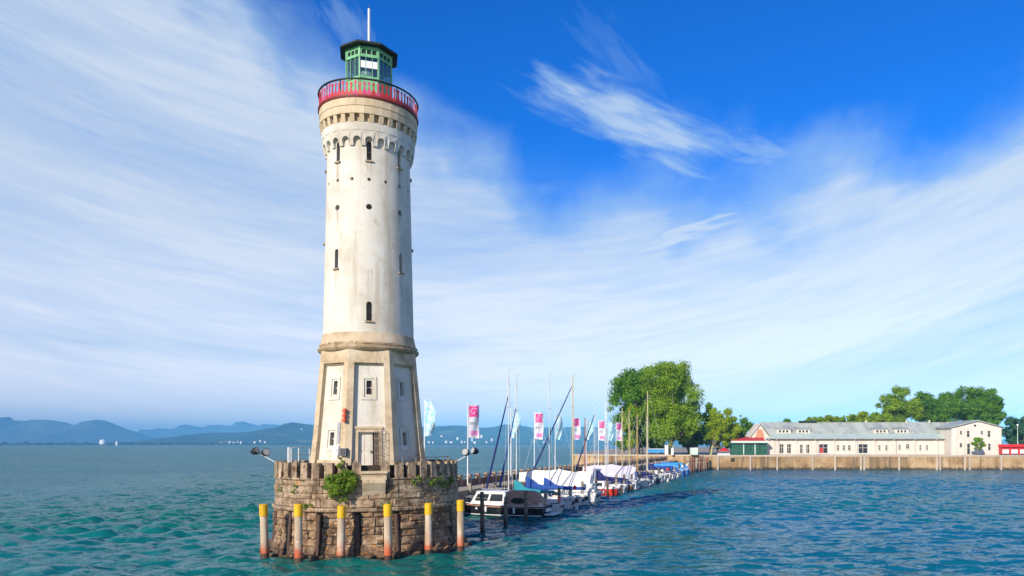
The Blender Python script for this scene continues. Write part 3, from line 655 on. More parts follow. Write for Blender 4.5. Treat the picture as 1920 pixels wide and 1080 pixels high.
# octagonal drum
def drum_a(z): return 3.60 + (2.98 - 3.60) * (z - 5.4) / (12.5 - 5.4)
def face_map(phi, back):
    def f(u, z, d=0.0):
        r_ = drum_a(z) - back - d; u2 = u * drum_a(z) / 3.3
        return (r_ * sin(phi) + u2 * cos(phi), -r_ * cos(phi) + u2 * sin(phi), z)
    return f
ZB, ZT = 4.50, 11.9
for k in range(8):
    a = R(45 * k); hw = 3.3 * t225 - .06; kk = k if k <= 4 else k - 8
    wins = [(-.17, .17, 9.90, 10.78)]
    if kk == 0: wins += [(-.62, .56, 5.12, 7.50)]
    else: wins += [(-.17, .17, 6.66, 7.5)]
    fm = face_map(a, .27)
    wl = MB().wall([-hw, hw], [ZB, 5.4, 8, ZT], wins, .30, fm).build('wall_panel', plaster, lh, fix=False)
    for (u0, u1, z0, z1) in wins:
        if z1 - z0 > 2: continue
        f2 = lambda u, z: fm(u, z, .26); f3 = lambda u, z: fm(u, z, .29)
        wn = MB().prism([(u0 - .01, z0 - .01), (u1 + .01, z0 - .01), (u1 + .01, z1 + .01), (u0 - .01, z1 + .01)], f3, f2).build('window', slit_glass, lh)
        for (p0, p1, q0, q1) in ((u0 - .30, u0 - .14, z0 - .34, z1 + .26), (u1 + .14, u1 + .30, z0 - .34, z1 + .26), (u0 - .14, u1 + .14, z1 + .12, z1 + .26), (u0 - .14, u1 + .14, z0 - .34, z0 - .20)):
            MB().prism([(p0, q0), (p1, q0), (p1, q1), (p0, q1)], lambda u, z: fm(u, z, .02), lambda u, z: fm(u, z, -.06)).build('surround', plaster, wn)
        MB().prism([(u0, (z0 + z1) / 2 - .02), (u1, (z0 + z1) / 2 - .02), (u1, (z0 + z1) / 2 + .02), (u0, (z0 + z1) / 2 + .02)], f2, lambda u, z: fm(u, z, .22)).build('glazing_bar', white_box, wn)
    # frieze and plinth over each face
    MB().prism([(-hw - .06, ZT - .001), (hw + .06, ZT - .001), (hw + .06, 12.72), (-hw - .06, 12.72)], face_map(a, .40), face_map(a, -.002)).build('frieze', sandstone, lh)
    MB().prism([(-hw + .3, ZT - .10), (hw - .3, ZT - .10), (hw - .3, ZT - .003), (-hw + .3, ZT - .003)], face_map(a, .40), face_map(a, .15)).build('frieze_fillet', sandstone, lh)
    segs = [(-hw, -.74), (.66, hw)] if kk == 0 else [(-hw, hw)]
    for (u0, u1) in segs:
        MB().prism([(u0, ZB), (u1, ZB), (u1, 5.75), (u0, 5.75)], face_map(a, .40), face_map(a, .14)).build('plinth', sandstone, lh)
    # chevron-shaped corner pilaster
    av = a + R(22.5); vs = []
    for z in (ZB, 5.2, 7.0, 9.0, ZT + .02):
        A = drum_a(z) + (.06 if z <= 5.2 else 0.0); pw = .40 * A / 3.3
        c_ = Vector((A / cos(R(22.5)) * sin(av), -A / cos(R(22.5)) * cos(av)))
        t1, t2 = Vector((cos(a), sin(a))), Vector((cos(a + R(45)), sin(a + R(45)))); n1, n2 = Vector((sin(a), -cos(a))), Vector((sin(a + R(45)), -cos(a + R(45))))
        q = [c_, c_ + t2 * pw, c_ + t2 * pw - n2 * .36, c_ - (n1 + n2) * .20, c_ - t1 * pw - n1 * .36, c_ - t1 * pw]
        vs += [(p.x, p.y, z) for p in q]
    fs = [(j * 6 + i, j * 6 + (i + 1) % 6, j * 6 + 6 + (i + 1) % 6, j * 6 + 6 + i) for j in range(4) for i in range(6)] + [(0, 1, 2, 3, 4, 5), tuple(range(24, 30))]
    MB().add(vs, fs).build('pilaster', sandstone, lh)
fm = face_map(0, .27)
dr = MB().prism([(-.62, 5.12), (.20, 5.12), (.20, 7.50), (-.62, 7.50)], lambda u, z: fm(u, z, .24), lambda u, z: fm(u, z, .17)).build('door', door_paint, lh)
for (u0, u1, z0, z1) in ((-.52, -.26, 5.3, 6.2), (-.16, .10, 5.3, 6.2), (-.52, -.26, 6.35, 7.3), (-.16, .10, 6.35, 7.3)):
    MB().prism([(u0, z0), (u1, z0), (u1, z1), (u0, z1)], lambda u, z: fm(u, z, .18), lambda u, z: fm(u, z, .145)).build('door_panel', door_paint, dr)
MB().prism([(.08, 6.2), (.14, 6.2), (.14, 6.34), (.08, 6.34)], lambda u, z: fm(u, z, .17), lambda u, z: fm(u, z, .10)).build('handle', black_metal, dr)
for (u0, u1, z0, z1) in ((-.80, -.62, 5.12, 7.72), (.56, .74, 5.12, 7.72), (-.62, .56, 7.50, 7.72)):
    MB().prism([(u0, z0), (u1, z0), (u1, z1), (u0, z1)], lambda u, z: fm(u, z, .05), lambda u, z: fm(u, z, -.07)).build('door_surround', sandstone, lh)
MB().prism([(-.86, 7.72), (.80, 7.72), (.80, 7.86), (-.86, 7.86)], lambda u, z: fm(u, z, .05), lambda u, z: fm(u, z, -.14)).build('door_hood', sandstone, lh)
g_ = MB().prism([(.20, 5.12), (.56, 5.12), (.56, 7.5), (.20, 7.5)], lambda u, z: fm(u, z, .26), lambda u, z: fm(u, z, .24)).build('side_light', slit_glass, lh)
gate = thing('lattice_gate', 'rusty metal lattice gate swung open beside the lighthouse door', 'gate', (TX, TY, 0), TROT)
for i in range(6):
    MB().tube([fm(.34 + .12 * i, 5.15, -.20 - .06 * i), fm(.34 + .12 * i, 7.62, -.20 - .06 * i)], .016, 6).build('gate_bar', lattice_mat, gate)
for i in range(6):
    z = 5.25 + .46 * i; MB().tube([fm(.32, z, -.19), fm(.97, z, -.51)], .018, 6).build('gate_rail', lattice_mat, gate)

# fittings on the tower
sg = thing('signal_lamps', 'three stacked red signal lamps bolted to the pilaster above the grey panel', 'signal', (TX, TY, 0), TROT)
fp = face_map(R(-22.5), -.32)
MB().prism([(-.06, 8.10), (.0, 8.10), (.0, 8.98), (-.06, 8.98)], fp, face_map(R(-22.5), -.22)).build('bracket', black_metal, sg)
for i in range(3):
    p = fp(-.03, 8.24 + .30 * i, -.10)
    MB().lathe([(.05, -.13), (.13, -.10), (.14, .0), (.12, .10), (.05, .13)], 12, closed=True).build('lamp', signal_red, sg, 40, loc=p)
fl = face_map(R(-45), -.04)
t_ = tag(MB().prism([(.72, 6.75), (.98, 6.75), (.98, 8.12), (.72, 8.12)], face_map(R(-45), .2), fl).build('vent_panel', grey_box), 'tall grey metal panel on the cream wall left of the door', 'panel'); t_.location = (TX, TY, 0); t_.rotation_euler.z = TROT
for i in range(10):
    z = 6.82 + i * .127; MB().prism([(.74, z), (.96, z), (.96, z + .07), (.74, z + .07)], fl, face_map(R(-45), -.075)).build('louvre', grey_box, t_)
t_ = thing('switch_cabinet', 'white switch cabinet mounted low on the tower beside the bush', 'cabinet', (TX, TY, 0), TROT)
MB().prism([(.55, 6.05), (1.02, 6.05), (1.02, 6.66), (.55, 6.66)], face_map(R(-45), .1), face_map(R(-45), -.16)).build('housing', white_box, t_)
MB().prism([(.58, 6.08), (.99, 6.08), (.99, 6.63), (.58, 6.63)], face_map(R(-45), -.16), face_map(R(-45), -.19)).build('cabinet_door', white_box, t_)
MB().prism([(.93, 6.32), (.96, 6.32), (.96, 6.42), (.93, 6.42)], face_map(R(-45), -.19), face_map(R(-45), -.22)).build('latch', black_metal, t_)
t_ = thing('loudspeaker_box', 'dark blue-grey loudspeaker box on the pilaster next to the white cabinet', 'speaker', (TX, TY, 0), TROT)
MB().prism([(-.20, 6.02), (.18, 6.02), (.18, 6.50), (-.20, 6.50)], face_map(R(-22.5), -.2), face_map(R(-22.5), -.52)).build('housing', blue_box, t_)
MB().prism([(-.15, 6.07), (.13, 6.07), (.13, 6.45), (-.15, 6.45)], face_map(R(-22.5), -.52), face_map(R(-22.5), -.54)).build('grille', black_metal, t_)

# ------------------------------------------------------------------ stone base of the lighthouse
sb = thing('stone_base', 'weathered round stone base with crenellated parapet under the lighthouse', 'platform', (TX, TY, 0), TROT)
MB().lathe([(5.75, -2.5), (5.62, 2.6), (5.42, 2.9), (5.42, 4.48)], 72, closed=True).build('core', dark_slot, sb, 30)
MB().lathe([(5.40, 4.49), (5.40, 4.52)], 72, closed=True).build('deck', deck_stone, sb)
FM = 140
for i, (z0, z1) in enumerate(((2.97, 3.46), (3.475, 3.80), (3.815, 4.24), (4.255, 4.595))):
    ring_blocks(sb, 'stone_block', ashlar, z0, z1, 5.3, 5.83 - .010 * i, 34 + i, R(3 + 7 * i), .014, .055, -FM, FM, seed=10 + i, bevel=.03, uneven=.5)
ring_blocks(sb, 'ledge_stone', ashlar, 2.72, 2.95, 5.3, 5.98, 24, R(5), .012, .03, -FM, FM, seed=31, bevel=.035, uneven=.4)
ring_blocks(sb, 'string_stone', ashlar, 4.61, 4.71, 5.3, 5.89, 22, R(2), .008, .012, -FM, FM, seed=33, bevel=.02)
# merlons
LAND = R(2.5)
rm = random.Random(3); mvar = []
for v in range(5):
    w_ = R(2.55 + rm.uniform(-.15, .15)); h = 5.64 + rm.uniform(-.03, .02)
    mb = MB().prism([(-w_, 4.72), (w_, 4.72), (w_, h - .16), (w_ * .94, h), (-w_ * .9, h + .01), (-w_, h - .15)], lambda u, z: pol(u, 5.46, z), lambda u, z: pol(u, 5.84 + (.02 if z < 5.2 else 0), z))
    mvar.append(mb.mesh('merlon', ashlar))
for k in range(44):
    a = R(360 / 44 * k + 1.2); d = (math.degrees(a) + 180) % 360 - 180
    if -3.0 < d < 9.0: continue
    link('merlon', rm.choice(mvar), sb, rz=a)
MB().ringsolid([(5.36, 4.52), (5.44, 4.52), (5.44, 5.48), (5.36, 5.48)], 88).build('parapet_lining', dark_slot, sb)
# piers of the foot with dark slots between them
rp = random.Random(9); NP = 16
for k in range(NP):
    a0 = R(360 / NP * k + 5.0); d = (math.degrees(a0) + 180) % 360 - 180
    if abs(d) > 140: continue
    z = -.30; row = 0
    while z < 2.68:
        h = min(rp.uniform(.40, .62), 2.70 - z)
        if 2.70 - (z + h) < .22: h = 2.70 - z
        n = rp.choice((2, 2, 3)); cuts = [0] + sorted(rp.uniform(.28, .72) if n == 2 else q + rp.uniform(-.08, .08) for q in ((.5,) if n == 2 else (.33, .67))) + [1]
        half = R(9.6); u = [-half + 2 * half * q for q in cuts]
        f0, f1 = 5.86 + .50 * max(0, (1.5 - z) / 1.8) ** 1.5, 5.86 + .50 * max(0, (1.5 - z - h) / 1.8) ** 1.5
        for i in range(n):
            jr = rp.uniform(-.05, .06); g = .0018; q0, q1 = u[i] + g, u[i + 1] - g; zz0, zz1 = z + .012, z + h - .012; b_ = .035; vs = []
            grid = []
            for zi, zq in enumerate((zz0, zz0 + .06, (zz0 + zz1) / 2, zz1 - .06, zz1)):
                for ui, uq in enumerate((q0, q0 + .009, (q0 + q1) / 2, q1 - .009, q1)):
                    rr_ = f0 + (f1 - f0) * (zq - z) / h + jr + (rp.uniform(-.05, .06) if 0 < ui < 4 and 0 < zi < 4 else -.05)
                    grid.append(pol(a0 + uq, rr_, zq))
            o_ = 25; grid += [pol(a0 + q0, 5.3, zz0), pol(a0 + q1, 5.3, zz0), pol(a0 + q1, 5.3, zz1), pol(a0 + q0, 5.3, zz1)]
            fs = [(y * 5 + x, y * 5 + x + 1, y * 5 + x + 6, y * 5 + x + 5) for y in range(4) for x in range(4)]
            fs += [(o_, o_ + 1, 4, 3, 2, 1, 0), (o_ + 3, 20, 21, 22, 23, 24, o_ + 2), (o_, 0, 5, 10, 15, 20, o_ + 3), (o_ + 1, o_ + 2, 24, 19, 14, 9, 4)]
            MB().add(grid, fs).build('foot_stone', foot_stone, sb)
        z += h; row += 1
    a1 = a0 + R(180 / NP)
    p0, p1 = pol(a1, 6.02, -.8), pol(a1 - R(.5), 5.78, 2.55)
    MB().tube([p0, p1], [.17, .15], 9).build('fender_timber', pile_wet, sb, 40)
# boulders at the water line
def rock_mesh(seed, s=1.0):
    bm = bmesh.new(); bmesh.ops.create_icosphere(bm, subdivisions=2, radius=1)
    for v in bm.verts:
        n = mnoise.noise(v.co * 1.1 + Vector((seed * 7.3, 0, 0))); v.co *= 1 + .45 * n; v.co.z *= .7
    me = bpy.data.meshes.new('rock'); bm.to_mesh(me); bm.free(); me.materials.append(rock_mat); return me
rocks = [rock_mesh(i) for i in range(5)]
for i in range(64):
    a = R(-135 + 270 * (i + rp.random()) / 64); r_ = rp.uniform(6.15, 6.62); s_ = rp.uniform(.16, .36)
    o = link('rock', rp.choice(rocks), sb, pol(a, r_, rp.uniform(-.14, .04) + (6.6 - r_) * .45)); o.scale = (s_ * 1.4, s_, s_); o.rotation_euler = (rp.uniform(-.4, .4), rp.uniform(-.4, .4), a + rp.uniform(-.5, .5))
# landing in front of the door
def lmap(r_): return lambda u, z: rad_map(R(2.6), r_)(u, z)
MB().prism([(-.78, 5.0), (.78, 5.0), (.78, 5.14), (-.78, 5.14)], lmap(3.3), lmap(6.02)).build('landing_slab', sandstone, sb)
MB().prism([(-.74, 4.84), (.74, 4.84), (.74, 4.995), (-.74, 4.995)], lmap(3.4), lmap(5.92)).build('landing_step', cornice_stone, sb)
MB().prism([(-.72, 4.62), (.72, 4.62), (.72, 4.835), (-.72, 4.835)], lmap(3.4), lmap(6.10)).build('landing_beam', sandstone, sb)
prof = [(5.6, 4.615), (6.22, 4.615), (6.22, 4.45), (6.08, 4.2), (5.92, 3.95), (5.80, 3.7), (5.6, 3.7)]
def corb(u):
    return lambda r_, z: rad_map(R(2.6), r_)(u, z)
MB().prism(prof, corb(-.66), corb(.66)).build('landing_corbel', sandstone, sb)
# white railing on the deck, behind and left of the tower; rusty rail on the right
def deck_rail(name, label, f0, f1, r_, z0, z1, mat, n, bars):
    t_ = thing(name, label, 'railing', (TX, TY, 0), TROT)
    for i in range(n + 1):
        a = R(f0 + (f1 - f0) * i / n); MB().tube([pol(a, r_, z0), pol(a, r_, z1)], .035, 7).build('post', mat, t_)
    for j in range(bars):
        z = z1 - j * (z1 - z0 - .15) / bars
        MB().tube([pol(R(f0 + (f1 - f0) * i / 12), r_, z) for i in range(13)], .022, 6).build('rail', mat, t_)
    return t_
deck_rail('deck_railing', 'white metal railing on the stone base left of the tower', -128, -74, 5.05, 4.52, 6.52, white_metal, 4, 4)
deck_rail('deck_railing', 'thin rusty rail above the crenellations right of the tower', 22, 84, 5.25, 4.52, 5.92, lattice_mat, 6, 1)
# floodlights on arms
def floodlight(label, a, z, side):
    t_ = thing('floodlight', label, 'floodlight', (TX, TY, 0), TROT)
    base, tip = pol(a, 5.8, 5.55), pol(a, 6.75, z - .12)
    MB().tube([base, tip], .035, 7).build('arm', white_metal, t_)
    MB().tube([pol(a, 5.5, 5.2), base], .05, 7).build('bracket', white_metal, t_)
    for s in (-1, 1):
        c_ = Vector(pol(a + s * .0, 6.75 + s * .30, z + .05 * s)); d = (Vector((0, 0, z + 9)) - c_).normalized()
        d = Vector((-side * .55, -.75, .25)).normalized() if s < 0 else Vector((-side * .9, -.35, .25)).normalized()
        hd = MB().tube([c_ - d * .26, c_ - d * .12, c_ + d * .14, c_ + d * .18], [.10, .21, .25, .25], 12).build('lamp_housing', black_metal, t_, 40)
        MB().tube([c_ + d * .181, c_ + d * .20], 0.215, 12).build('lens', grey_box, hd)
        MB().tube([c_ - d * .1, tip], .025, 6).build('yoke', black_metal, t_)
floodlight('pair of black and white floodlights reaching out over the open lake', R(-91), 6.24, -1)
floodlight('pair of black and white floodlights on an arm beside the flagpole', R(86), 6.22, 1)

# ------------------------------------------------------------------ foliage
def leaf_cloud(name, clumps, per, size, mat, parent, seed, flat=.5):
    """many small leaf faces spread through clumps (centre, radius)"""
    r_ = np.random.RandomState(seed); cs = np.array([c_[0] for c_ in clumps]); rs = np.array([c_[1] for c_ in clumps])
    cnt = np.maximum(6, (per * (rs / rs.mean()) ** 2).astype(int)); idx = np.repeat(np.arange(len(cs)), cnt); n = len(idx)
    d = r_.normal(size=(n, 3)); d /= np.linalg.norm(d, axis=1)[:, None]; rad = r_.rand(n) ** .5 * (.75 + .5 * r_.rand(n))
    ctr = cs[idx] + d * (rs[idx] * rad)[:, None] * np.array([1, 1, .85])
    nrm = d * .8 + r_.normal(size=(n, 3)) * .65 + np.array([0, 0, .35]); nrm /= np.linalg.norm(nrm, axis=1)[:, None]
    a = np.cross(nrm, r_.normal(size=(n, 3))); a /= np.linalg.norm(a, axis=1)[:, None]; b_ = np.cross(nrm, a)
    s_ = (size * (.6 + .8 * r_.rand(n)))[:, None]
    p = np.stack([ctr - a * s_ * .5, ctr + b_ * s_ * .36 + nrm * s_ * .08, ctr + a * s_ * .6, ctr - b_ * s_ * .36 + nrm * s_ * .08], 1).reshape(-1, 3)
    me = bpy.data.meshes.new(name); me.vertices.add(n * 4); me.vertices.foreach_set('co', p.ravel())
    me.loops.add(n * 4); me.loops.foreach_set('vertex_index', np.arange(n * 4, dtype=np.int32))
    me.polygons.add(n); me.polygons.foreach_set('loop_start', np.arange(0, n * 4, 4, dtype=np.int32)); me.update(calc_edges=True)
    me.materials.append(mat); return link(name, me, parent)
def tree(name, label, px, Y, z0, top_y, crown_x0, crown_x1, base_y, mat, seed, leaves=14000, lsize=.55, lobes=None, trunk_r=.5, bark_m=None, group=None, nclump=70):
    x = ax(px, Y); r_ = random.Random(seed); t_ = thing(name, label, 'tree', (x, Y, z0), 0, group)
    H = EYE + (833 - top_y) / 1350 * Y - z0; hb = max(.8, EYE + (833 - base_y) / 1350 * Y - z0); c0, c1 = ax(crown_x0, Y) - x, ax(crown_x1, Y) - x
    cx, rx = (c0 + c1) / 2, (c1 - c0) / 2; cz, rz_ = (H + hb) / 2, (H - hb) / 2; ry = min(rx, rz_ * 1.2) * .85
    clumps = []; k = 0
    lobes = lobes or [(0, 0, 1.0)]
    nclump = int(nclump * 1.5)
    while len(clumps) < nclump and k < 6000:
        k += 1; lx, lz, ls = r_.choice(lobes)
        u = Vector((r_.uniform(-1, 1), r_.uniform(-1, 1), r_.uniform(-1, 1)))
        if u.length > 1 or u.length < .35: continue
        c_ = Vector((cx + (lx + u.x * ls * .86) * rx, u.y * ry * .86, cz + (lz + u.z * ls * .86) * rz_))
        rr_ = (r_.uniform(.12, .34) if r_.random() < .75 else r_.uniform(.06, .12)) * min(rx, rz_)
        if abs(c_.x - cx) + rr_ * .6 > rx or c_.z + rr_ * .7 > H or c_.z - rr_ * .6 < hb * .8: continue
        clumps.append(((c_.x, c_.y, c_.z), rr_))
    mb = MB(); fork = Vector((r_.uniform(-.2, .2), 0, hb * .9 + .1 * rz_)); lean = cx * .3
    mb.tube([(0, 0, -.3), (lean * .2, 0, fork.z * .45), (lean * .5, 0, fork.z)], [trunk_r * 1.25, trunk_r * .95, trunk_r * .8], 9)
    tr = mb.build('trunk', bark_m or bark, t_, 50)
    pick = sorted(clumps, key=lambda q: r_.random())[:max(5, nclump // 6)]
    for (c_, rr_) in pick:
        s0 = Vector((lean * .5, 0, fork.z * r_.uniform(.75, .98))); e_ = Vector(c_); mid = s0.lerp(e_, .5) + Vector((0, 0, -.04 * H)) + Vector((r_.uniform(-.5, .5), r_.uniform(-.5, .5), 0))
        MB().tube([s0, mid, e_], [trunk_r * .42, trunk_r * .26, trunk_r * .08], 6).build('limb', bark, t_, 50)
    leaf_cloud('crown', clumps, 1.5 * leaves / max(1, len(clumps)), lsize * .9, mat, t_, seed)
    return t_
# bush growing from the parapet
ang_b = R(-15.2)
bx = Vector(pol(ang_b + TROT, 6.15, 4.50))
bush = thing('bush', 'round green bush growing out of the stone base wall below the tower', 'bush', (TX + bx.x, TY + bx.y, bx.z))
cl = []; r_ = random.Random(5)
for i in range(46):
    u = Vector((r_.gauss(0, 1), r_.gauss(0, 1), r_.gauss(0, 1))).normalized() * r_.uniform(.25, .82)
    cl.append(((u.x * 1.12, u.y * .8, u.z * 1.05), r_.uniform(.2, .34)))
cl += [((-.1, .1, 1.0), .18), ((.1, .15, 1.22), .13), ((-.05, .2, 1.42), .10), ((.35, -.1, -.95), .16), ((-.5, 0, -.85), .15), ((.1, 0, -1.05), .14)]
leaf_cloud('foliage', cl, 210, .10, leaf_bush, bush, 8)
for i in range(9):
    a = r_.uniform(0, 6.28); MB().tube([(0, .45, -.5), (.3 * cos(a), .2, -.1), (.7 * cos(a), -.2 + .4 * sin(a), .6 * sin(a))], [.05, .035, .015], 5).build('stem', stem_mat, bush)
def ivy(label, specs, seed):
    r_ = random.Random(seed); cl = []; ctr = None
    for (f, z, n, sp) in specs:
        for i in range(n):
            p = pol(R(f + r_.gauss(0, sp)) + TROT, 5.93, z + r_.gauss(0, .14)); cl.append((p, r_.uniform(.06, .16)))
    t_ = thing('ivy', label, 'ivy', (TX, TY, 0))
    leaf_cloud('leaves', cl, 34, .08, leaf_bush, t_, seed)
ivy('patchy green ivy trailing along the shaded right part of the stone base', [(30, 4.45, 5, 3), (38, 4.4, 7, 4), (46, 4.3, 8, 4), (52, 4.1, 6, 3), (58, 4.35, 6, 4)], 12)
ivy('small tufts of weeds at the ledge of the stone base left of the bush', [(-48, 4.1, 3, 2), (-36, 3.05, 4, 4), (-62, 4.0, 2, 2), (-20, 3.0, 4, 4), (6, 3.05, 3, 3)], 14)

# ------------------------------------------------------------------ yellow-capped piles
gl = ['leftmost yellow-capped pale pile standing clear of the stone base', 'second yellow-capped pile from the open-lake side', 'yellow-capped pile below the bush, red-stained at its foot', 'yellow-capped pile below the lighthouse door', 'fifth yellow-capped pile, in front of the shaded part of the base', 'yellow-capped pile nearest the moored boats']
for (px, ty, by), lb in zip(((497, 945, 1048), (560, 945, 1055), (639, 948, 1052), (728, 945, 1050), (803.5, 943, 1041), (864, 937, 1032)), gl):
    Yp = EYE * 1350 / (by - 833); x = ax(px, Yp); zt = EYE - (ty - 833) / 1350 * Yp
    t_ = thing('guard_pile', lb, 'pile', (x, Yp, 0), rng.uniform(0, 3), 'yellow-capped guard piles round the base'); t_.rotation_euler.x = rng.uniform(-.03, .03); t_.rotation_euler.y = rng.uniform(-.02, .02)
    MB().lathe([(.235, -2.0), (.23, .25), (.22, 1.5), (.21, zt - .66)], 20, closed=True).build('shaft', pile_body, t_, 40)
    MB().lathe([(.236, -.4), (.236, .10 + rng.uniform(0, .12)), (.233, .28 + rng.uniform(0, .1))], 20, closed=True).build('algae_band', pile_wet, t_, 40)
    MB().lathe([(.238, zt - .70), (.238, zt - .03), (.20, zt)], 20, closed=True).build('cap', pile_yellow, t_, 40)

# ------------------------------------------------------------------ mole with parapet, flags
SL = .285
def mole(off, Y): return -16 + off + SL * (Y - 55)
MD = Vector((SL, 1, 0)).normalized(); MN = Vector((-1, SL, 0)).normalized()      # along the mole, towards the open lake
mo = thing('harbour_mole', 'long stone mole with low panelled parapet running from the lighthouse to the quay', 'pier')
Y0, Y1 = 50.5, 206
def mp(off, Y, z): return (mole(off, Y), Y, z)
def strip(o0, o1, z0, z1, ya=Y0, yb=Y1):
    return MB().add([mp(o0, ya, z0), mp(o1, ya, z0), mp(o1, yb, z0), mp(o0, yb, z0), mp(o0, ya, z1), mp(o1, ya, z1), mp(o1, yb, z1), mp(o0, yb, z1)], [(3, 2, 1, 0), (4, 5, 6, 7), (0, 1, 5, 4), (1, 2, 6, 5), (2, 3, 7, 6), (3, 0, 4, 7)])
strip(-4.2, 0, -1.5, 2.14).build('body', pier_stone, mo); strip(-4.25, .08, 2.145, 2.30).build('walkway', walk_mat, mo)
yy = Y0 + 1; i = 0
while yy < Y1 - 2:
    strip(-3.55, -3.15, 2.305, 3.52, yy, yy + .42).build('pillar', pier_stone, mo)
    strip(-3.45, -3.25, 2.305, 2.98 + rng.uniform(-.03, .03), yy + .425, yy + 2.195).build('parapet_panel', pier_panel, mo)
    strip(-3.42, -3.28, 3.22, 3.34, yy + .425, yy + 2.195).build('rail', pale_wood, mo)
    yy += 2.2
yy = Y0 + 2
while yy < Y1 - 3:
    strip(.0, .22, -1.4, 2.75 + rng.uniform(-.15, .2), yy, yy + .24).build('bollard_post', pale_wood, mo); yy += 3.0

def flag_cloth(mat, seed, wd=1.18, ht=3.45, feather=False):
    r_ = random.Random(seed); nx, nz = 8, 18; vs = []; ph = r_.uniform(0, 6)
    for th in (.012, -.012):
        for j in range(nz + 1):
            for i in range(nx + 1):
                u, v = i / nx, j / nz
                wdt = wd * (1 if not feather else (.55 + .45 * sin(pi * min(1, .15 + v * .95)) ** .7))
                y = .22 * u * sin(5.0 * u + 3.6 * v + ph) + .05 * u * sin(11 * v + ph) + th; z = -v * ht + .10 * u * sin(3 * v + ph) - (.35 * u * u * (1 - v) if feather else .05 * u)
                vs.append((u * wdt + .04, y, z))
    n1 = (nx + 1) * (nz + 1); q = lambda i, j, s: s * n1 + j * (nx + 1) + i; fs = []
    for j in range(nz):
        for i in range(nx):
            fs.append((q(i, j, 0), q(i + 1, j, 0), q(i + 1, j + 1, 0), q(i, j + 1, 0))); fs.append((q(i, j + 1, 1), q(i + 1, j + 1, 1), q(i + 1, j, 1), q(i, j, 1)))
    for j in range(nz):
        for i in (0, nx): fs.append((q(i, j, 0), q(i, j + 1, 0), q(i, j + 1, 1), q(i, j, 1)))
    for i in range(nx):
        for j in (0, nz): fs.append((q(i, j, 0), q(i, j, 1), q(i + 1, j, 1), q(i + 1, j, 0)))
    return MB().add(vs, fs).mesh('cloth', mat, 50)
FLAGS = [(796, 0, 'aqua and white banner flag half hidden beside the lighthouse drum'), (877, 1, 'pink and white banner flag above the floodlights, nearest pink one'), (958, 0, 'aqua banner flag behind the two nearest sailboat masts'), (1002, 1, 'pink and white banner flag between the two groups of tall masts'),
         (1041, 0, 'aqua feather-shaped banner flag crossed by a blue furled sail'), (1074, 1, 'pink and white banner flag by the tall yellowish mast'), (1099, 0, 'pale aqua banner flag beside the dark red pole'), (1122, 1, 'small pink and white banner flag left of the big trees'), (1140, 0, 'small pale aqua banner flag near the thin white mast'), (1155, 1, 'farthest small pink banner flag in front of the foliage')]
for i, (px, pk, lb) in enumerate(FLAGS):
    k = (px - 1100) / 1350; Yf = (16 + 55 * SL + 2.5 + .3) / (SL - k); x = mole(-2.8, Yf)
    t_ = thing('banner_flag', lb, 'flag', (x, Yf, 2.30), 0, 'banner flags along the mole')
    MB().tube([(0, 0, 0), (0, 0, 8.75)], [.075, .045], 10).build('pole', white_metal, t_, 40)
    MB().tube([(0, 0, 8.70), (1.2, 0.02, 8.66)], .018, 6).build('cross_arm', white_metal, t_)
    MB().lathe([(.07, 8.75), (.09, 8.80), (.05, 8.88)], 10, closed=True).build('finial', white_metal, t_, 40)
    link('cloth', flag_cloth(flag_pink if pk else flag_aqua, i, feather=not pk), t_, (0, 0, 8.62), R(rng.uniform(-22, 22)))

# ------------------------------------------------------------------ mooring piles
def outer(Y): return -8 + .286 * (Y - 55)
BERTHS = [67.0, 71.3, 75.2, 78.8, 83.8, 90.2, 94.6, 99.0, 103.5, 109.0, 114.6, 119.6, 124.8, 130.0, 135.4, 141.4, 147.6, 154.0, 160.5]
PILES = [55.1, 59.5, 64.1] + [(a + b_) / 2 for a, b_ in zip(BERTHS[:-1], BERTHS[1:])] + [163.8, 167.5]
ORD = 'first second third fourth fifth sixth seventh eighth ninth tenth eleventh twelfth thirteenth fourteenth fifteenth sixteenth seventeenth eighteenth nineteenth twentieth twenty-first twenty-second twenty-third twenty-fourth'.split()
special = {0: 'tall dark mooring pile nearest the lighthouse, before the cruiser bow', 1: 'second mooring pile from the lighthouse, in front of the cruiser cabin', 2: 'mooring pile in front of the tan cruiser canopy'}
for i, Yp in enumerate(PILES):
    zt = 3.1 if i == 0 else rng.uniform(2.15, 2.8); m_ = old_wood if i % 3 else (old_wood if i == 0 else pale_wood)
    lb = special.get(i, 'weathered wooden mooring pile, %s from the lighthouse along the boat sterns' % ORD[i])
    o = thing('mooring_pile', lb, 'pile', (outer(Yp), Yp, 0), rng.uniform(0, 3), 'mooring piles along the boats'); o.rotation_euler.x = rng.uniform(-.02, .02); o.rotation_euler.y = rng.uniform(-.02, .02)
    MB().lathe([(.17, -1.5), (.165, .6), (.155, zt - .25), (.15, zt - .03), (.11, zt)], 10, closed=True).build('shaft', m_, o, 40)
    MB().lathe([(.185, zt - .55), (.185, zt - .45)], 10, closed=True).build('band', black_metal if i % 2 else pale_wood, o, 40)

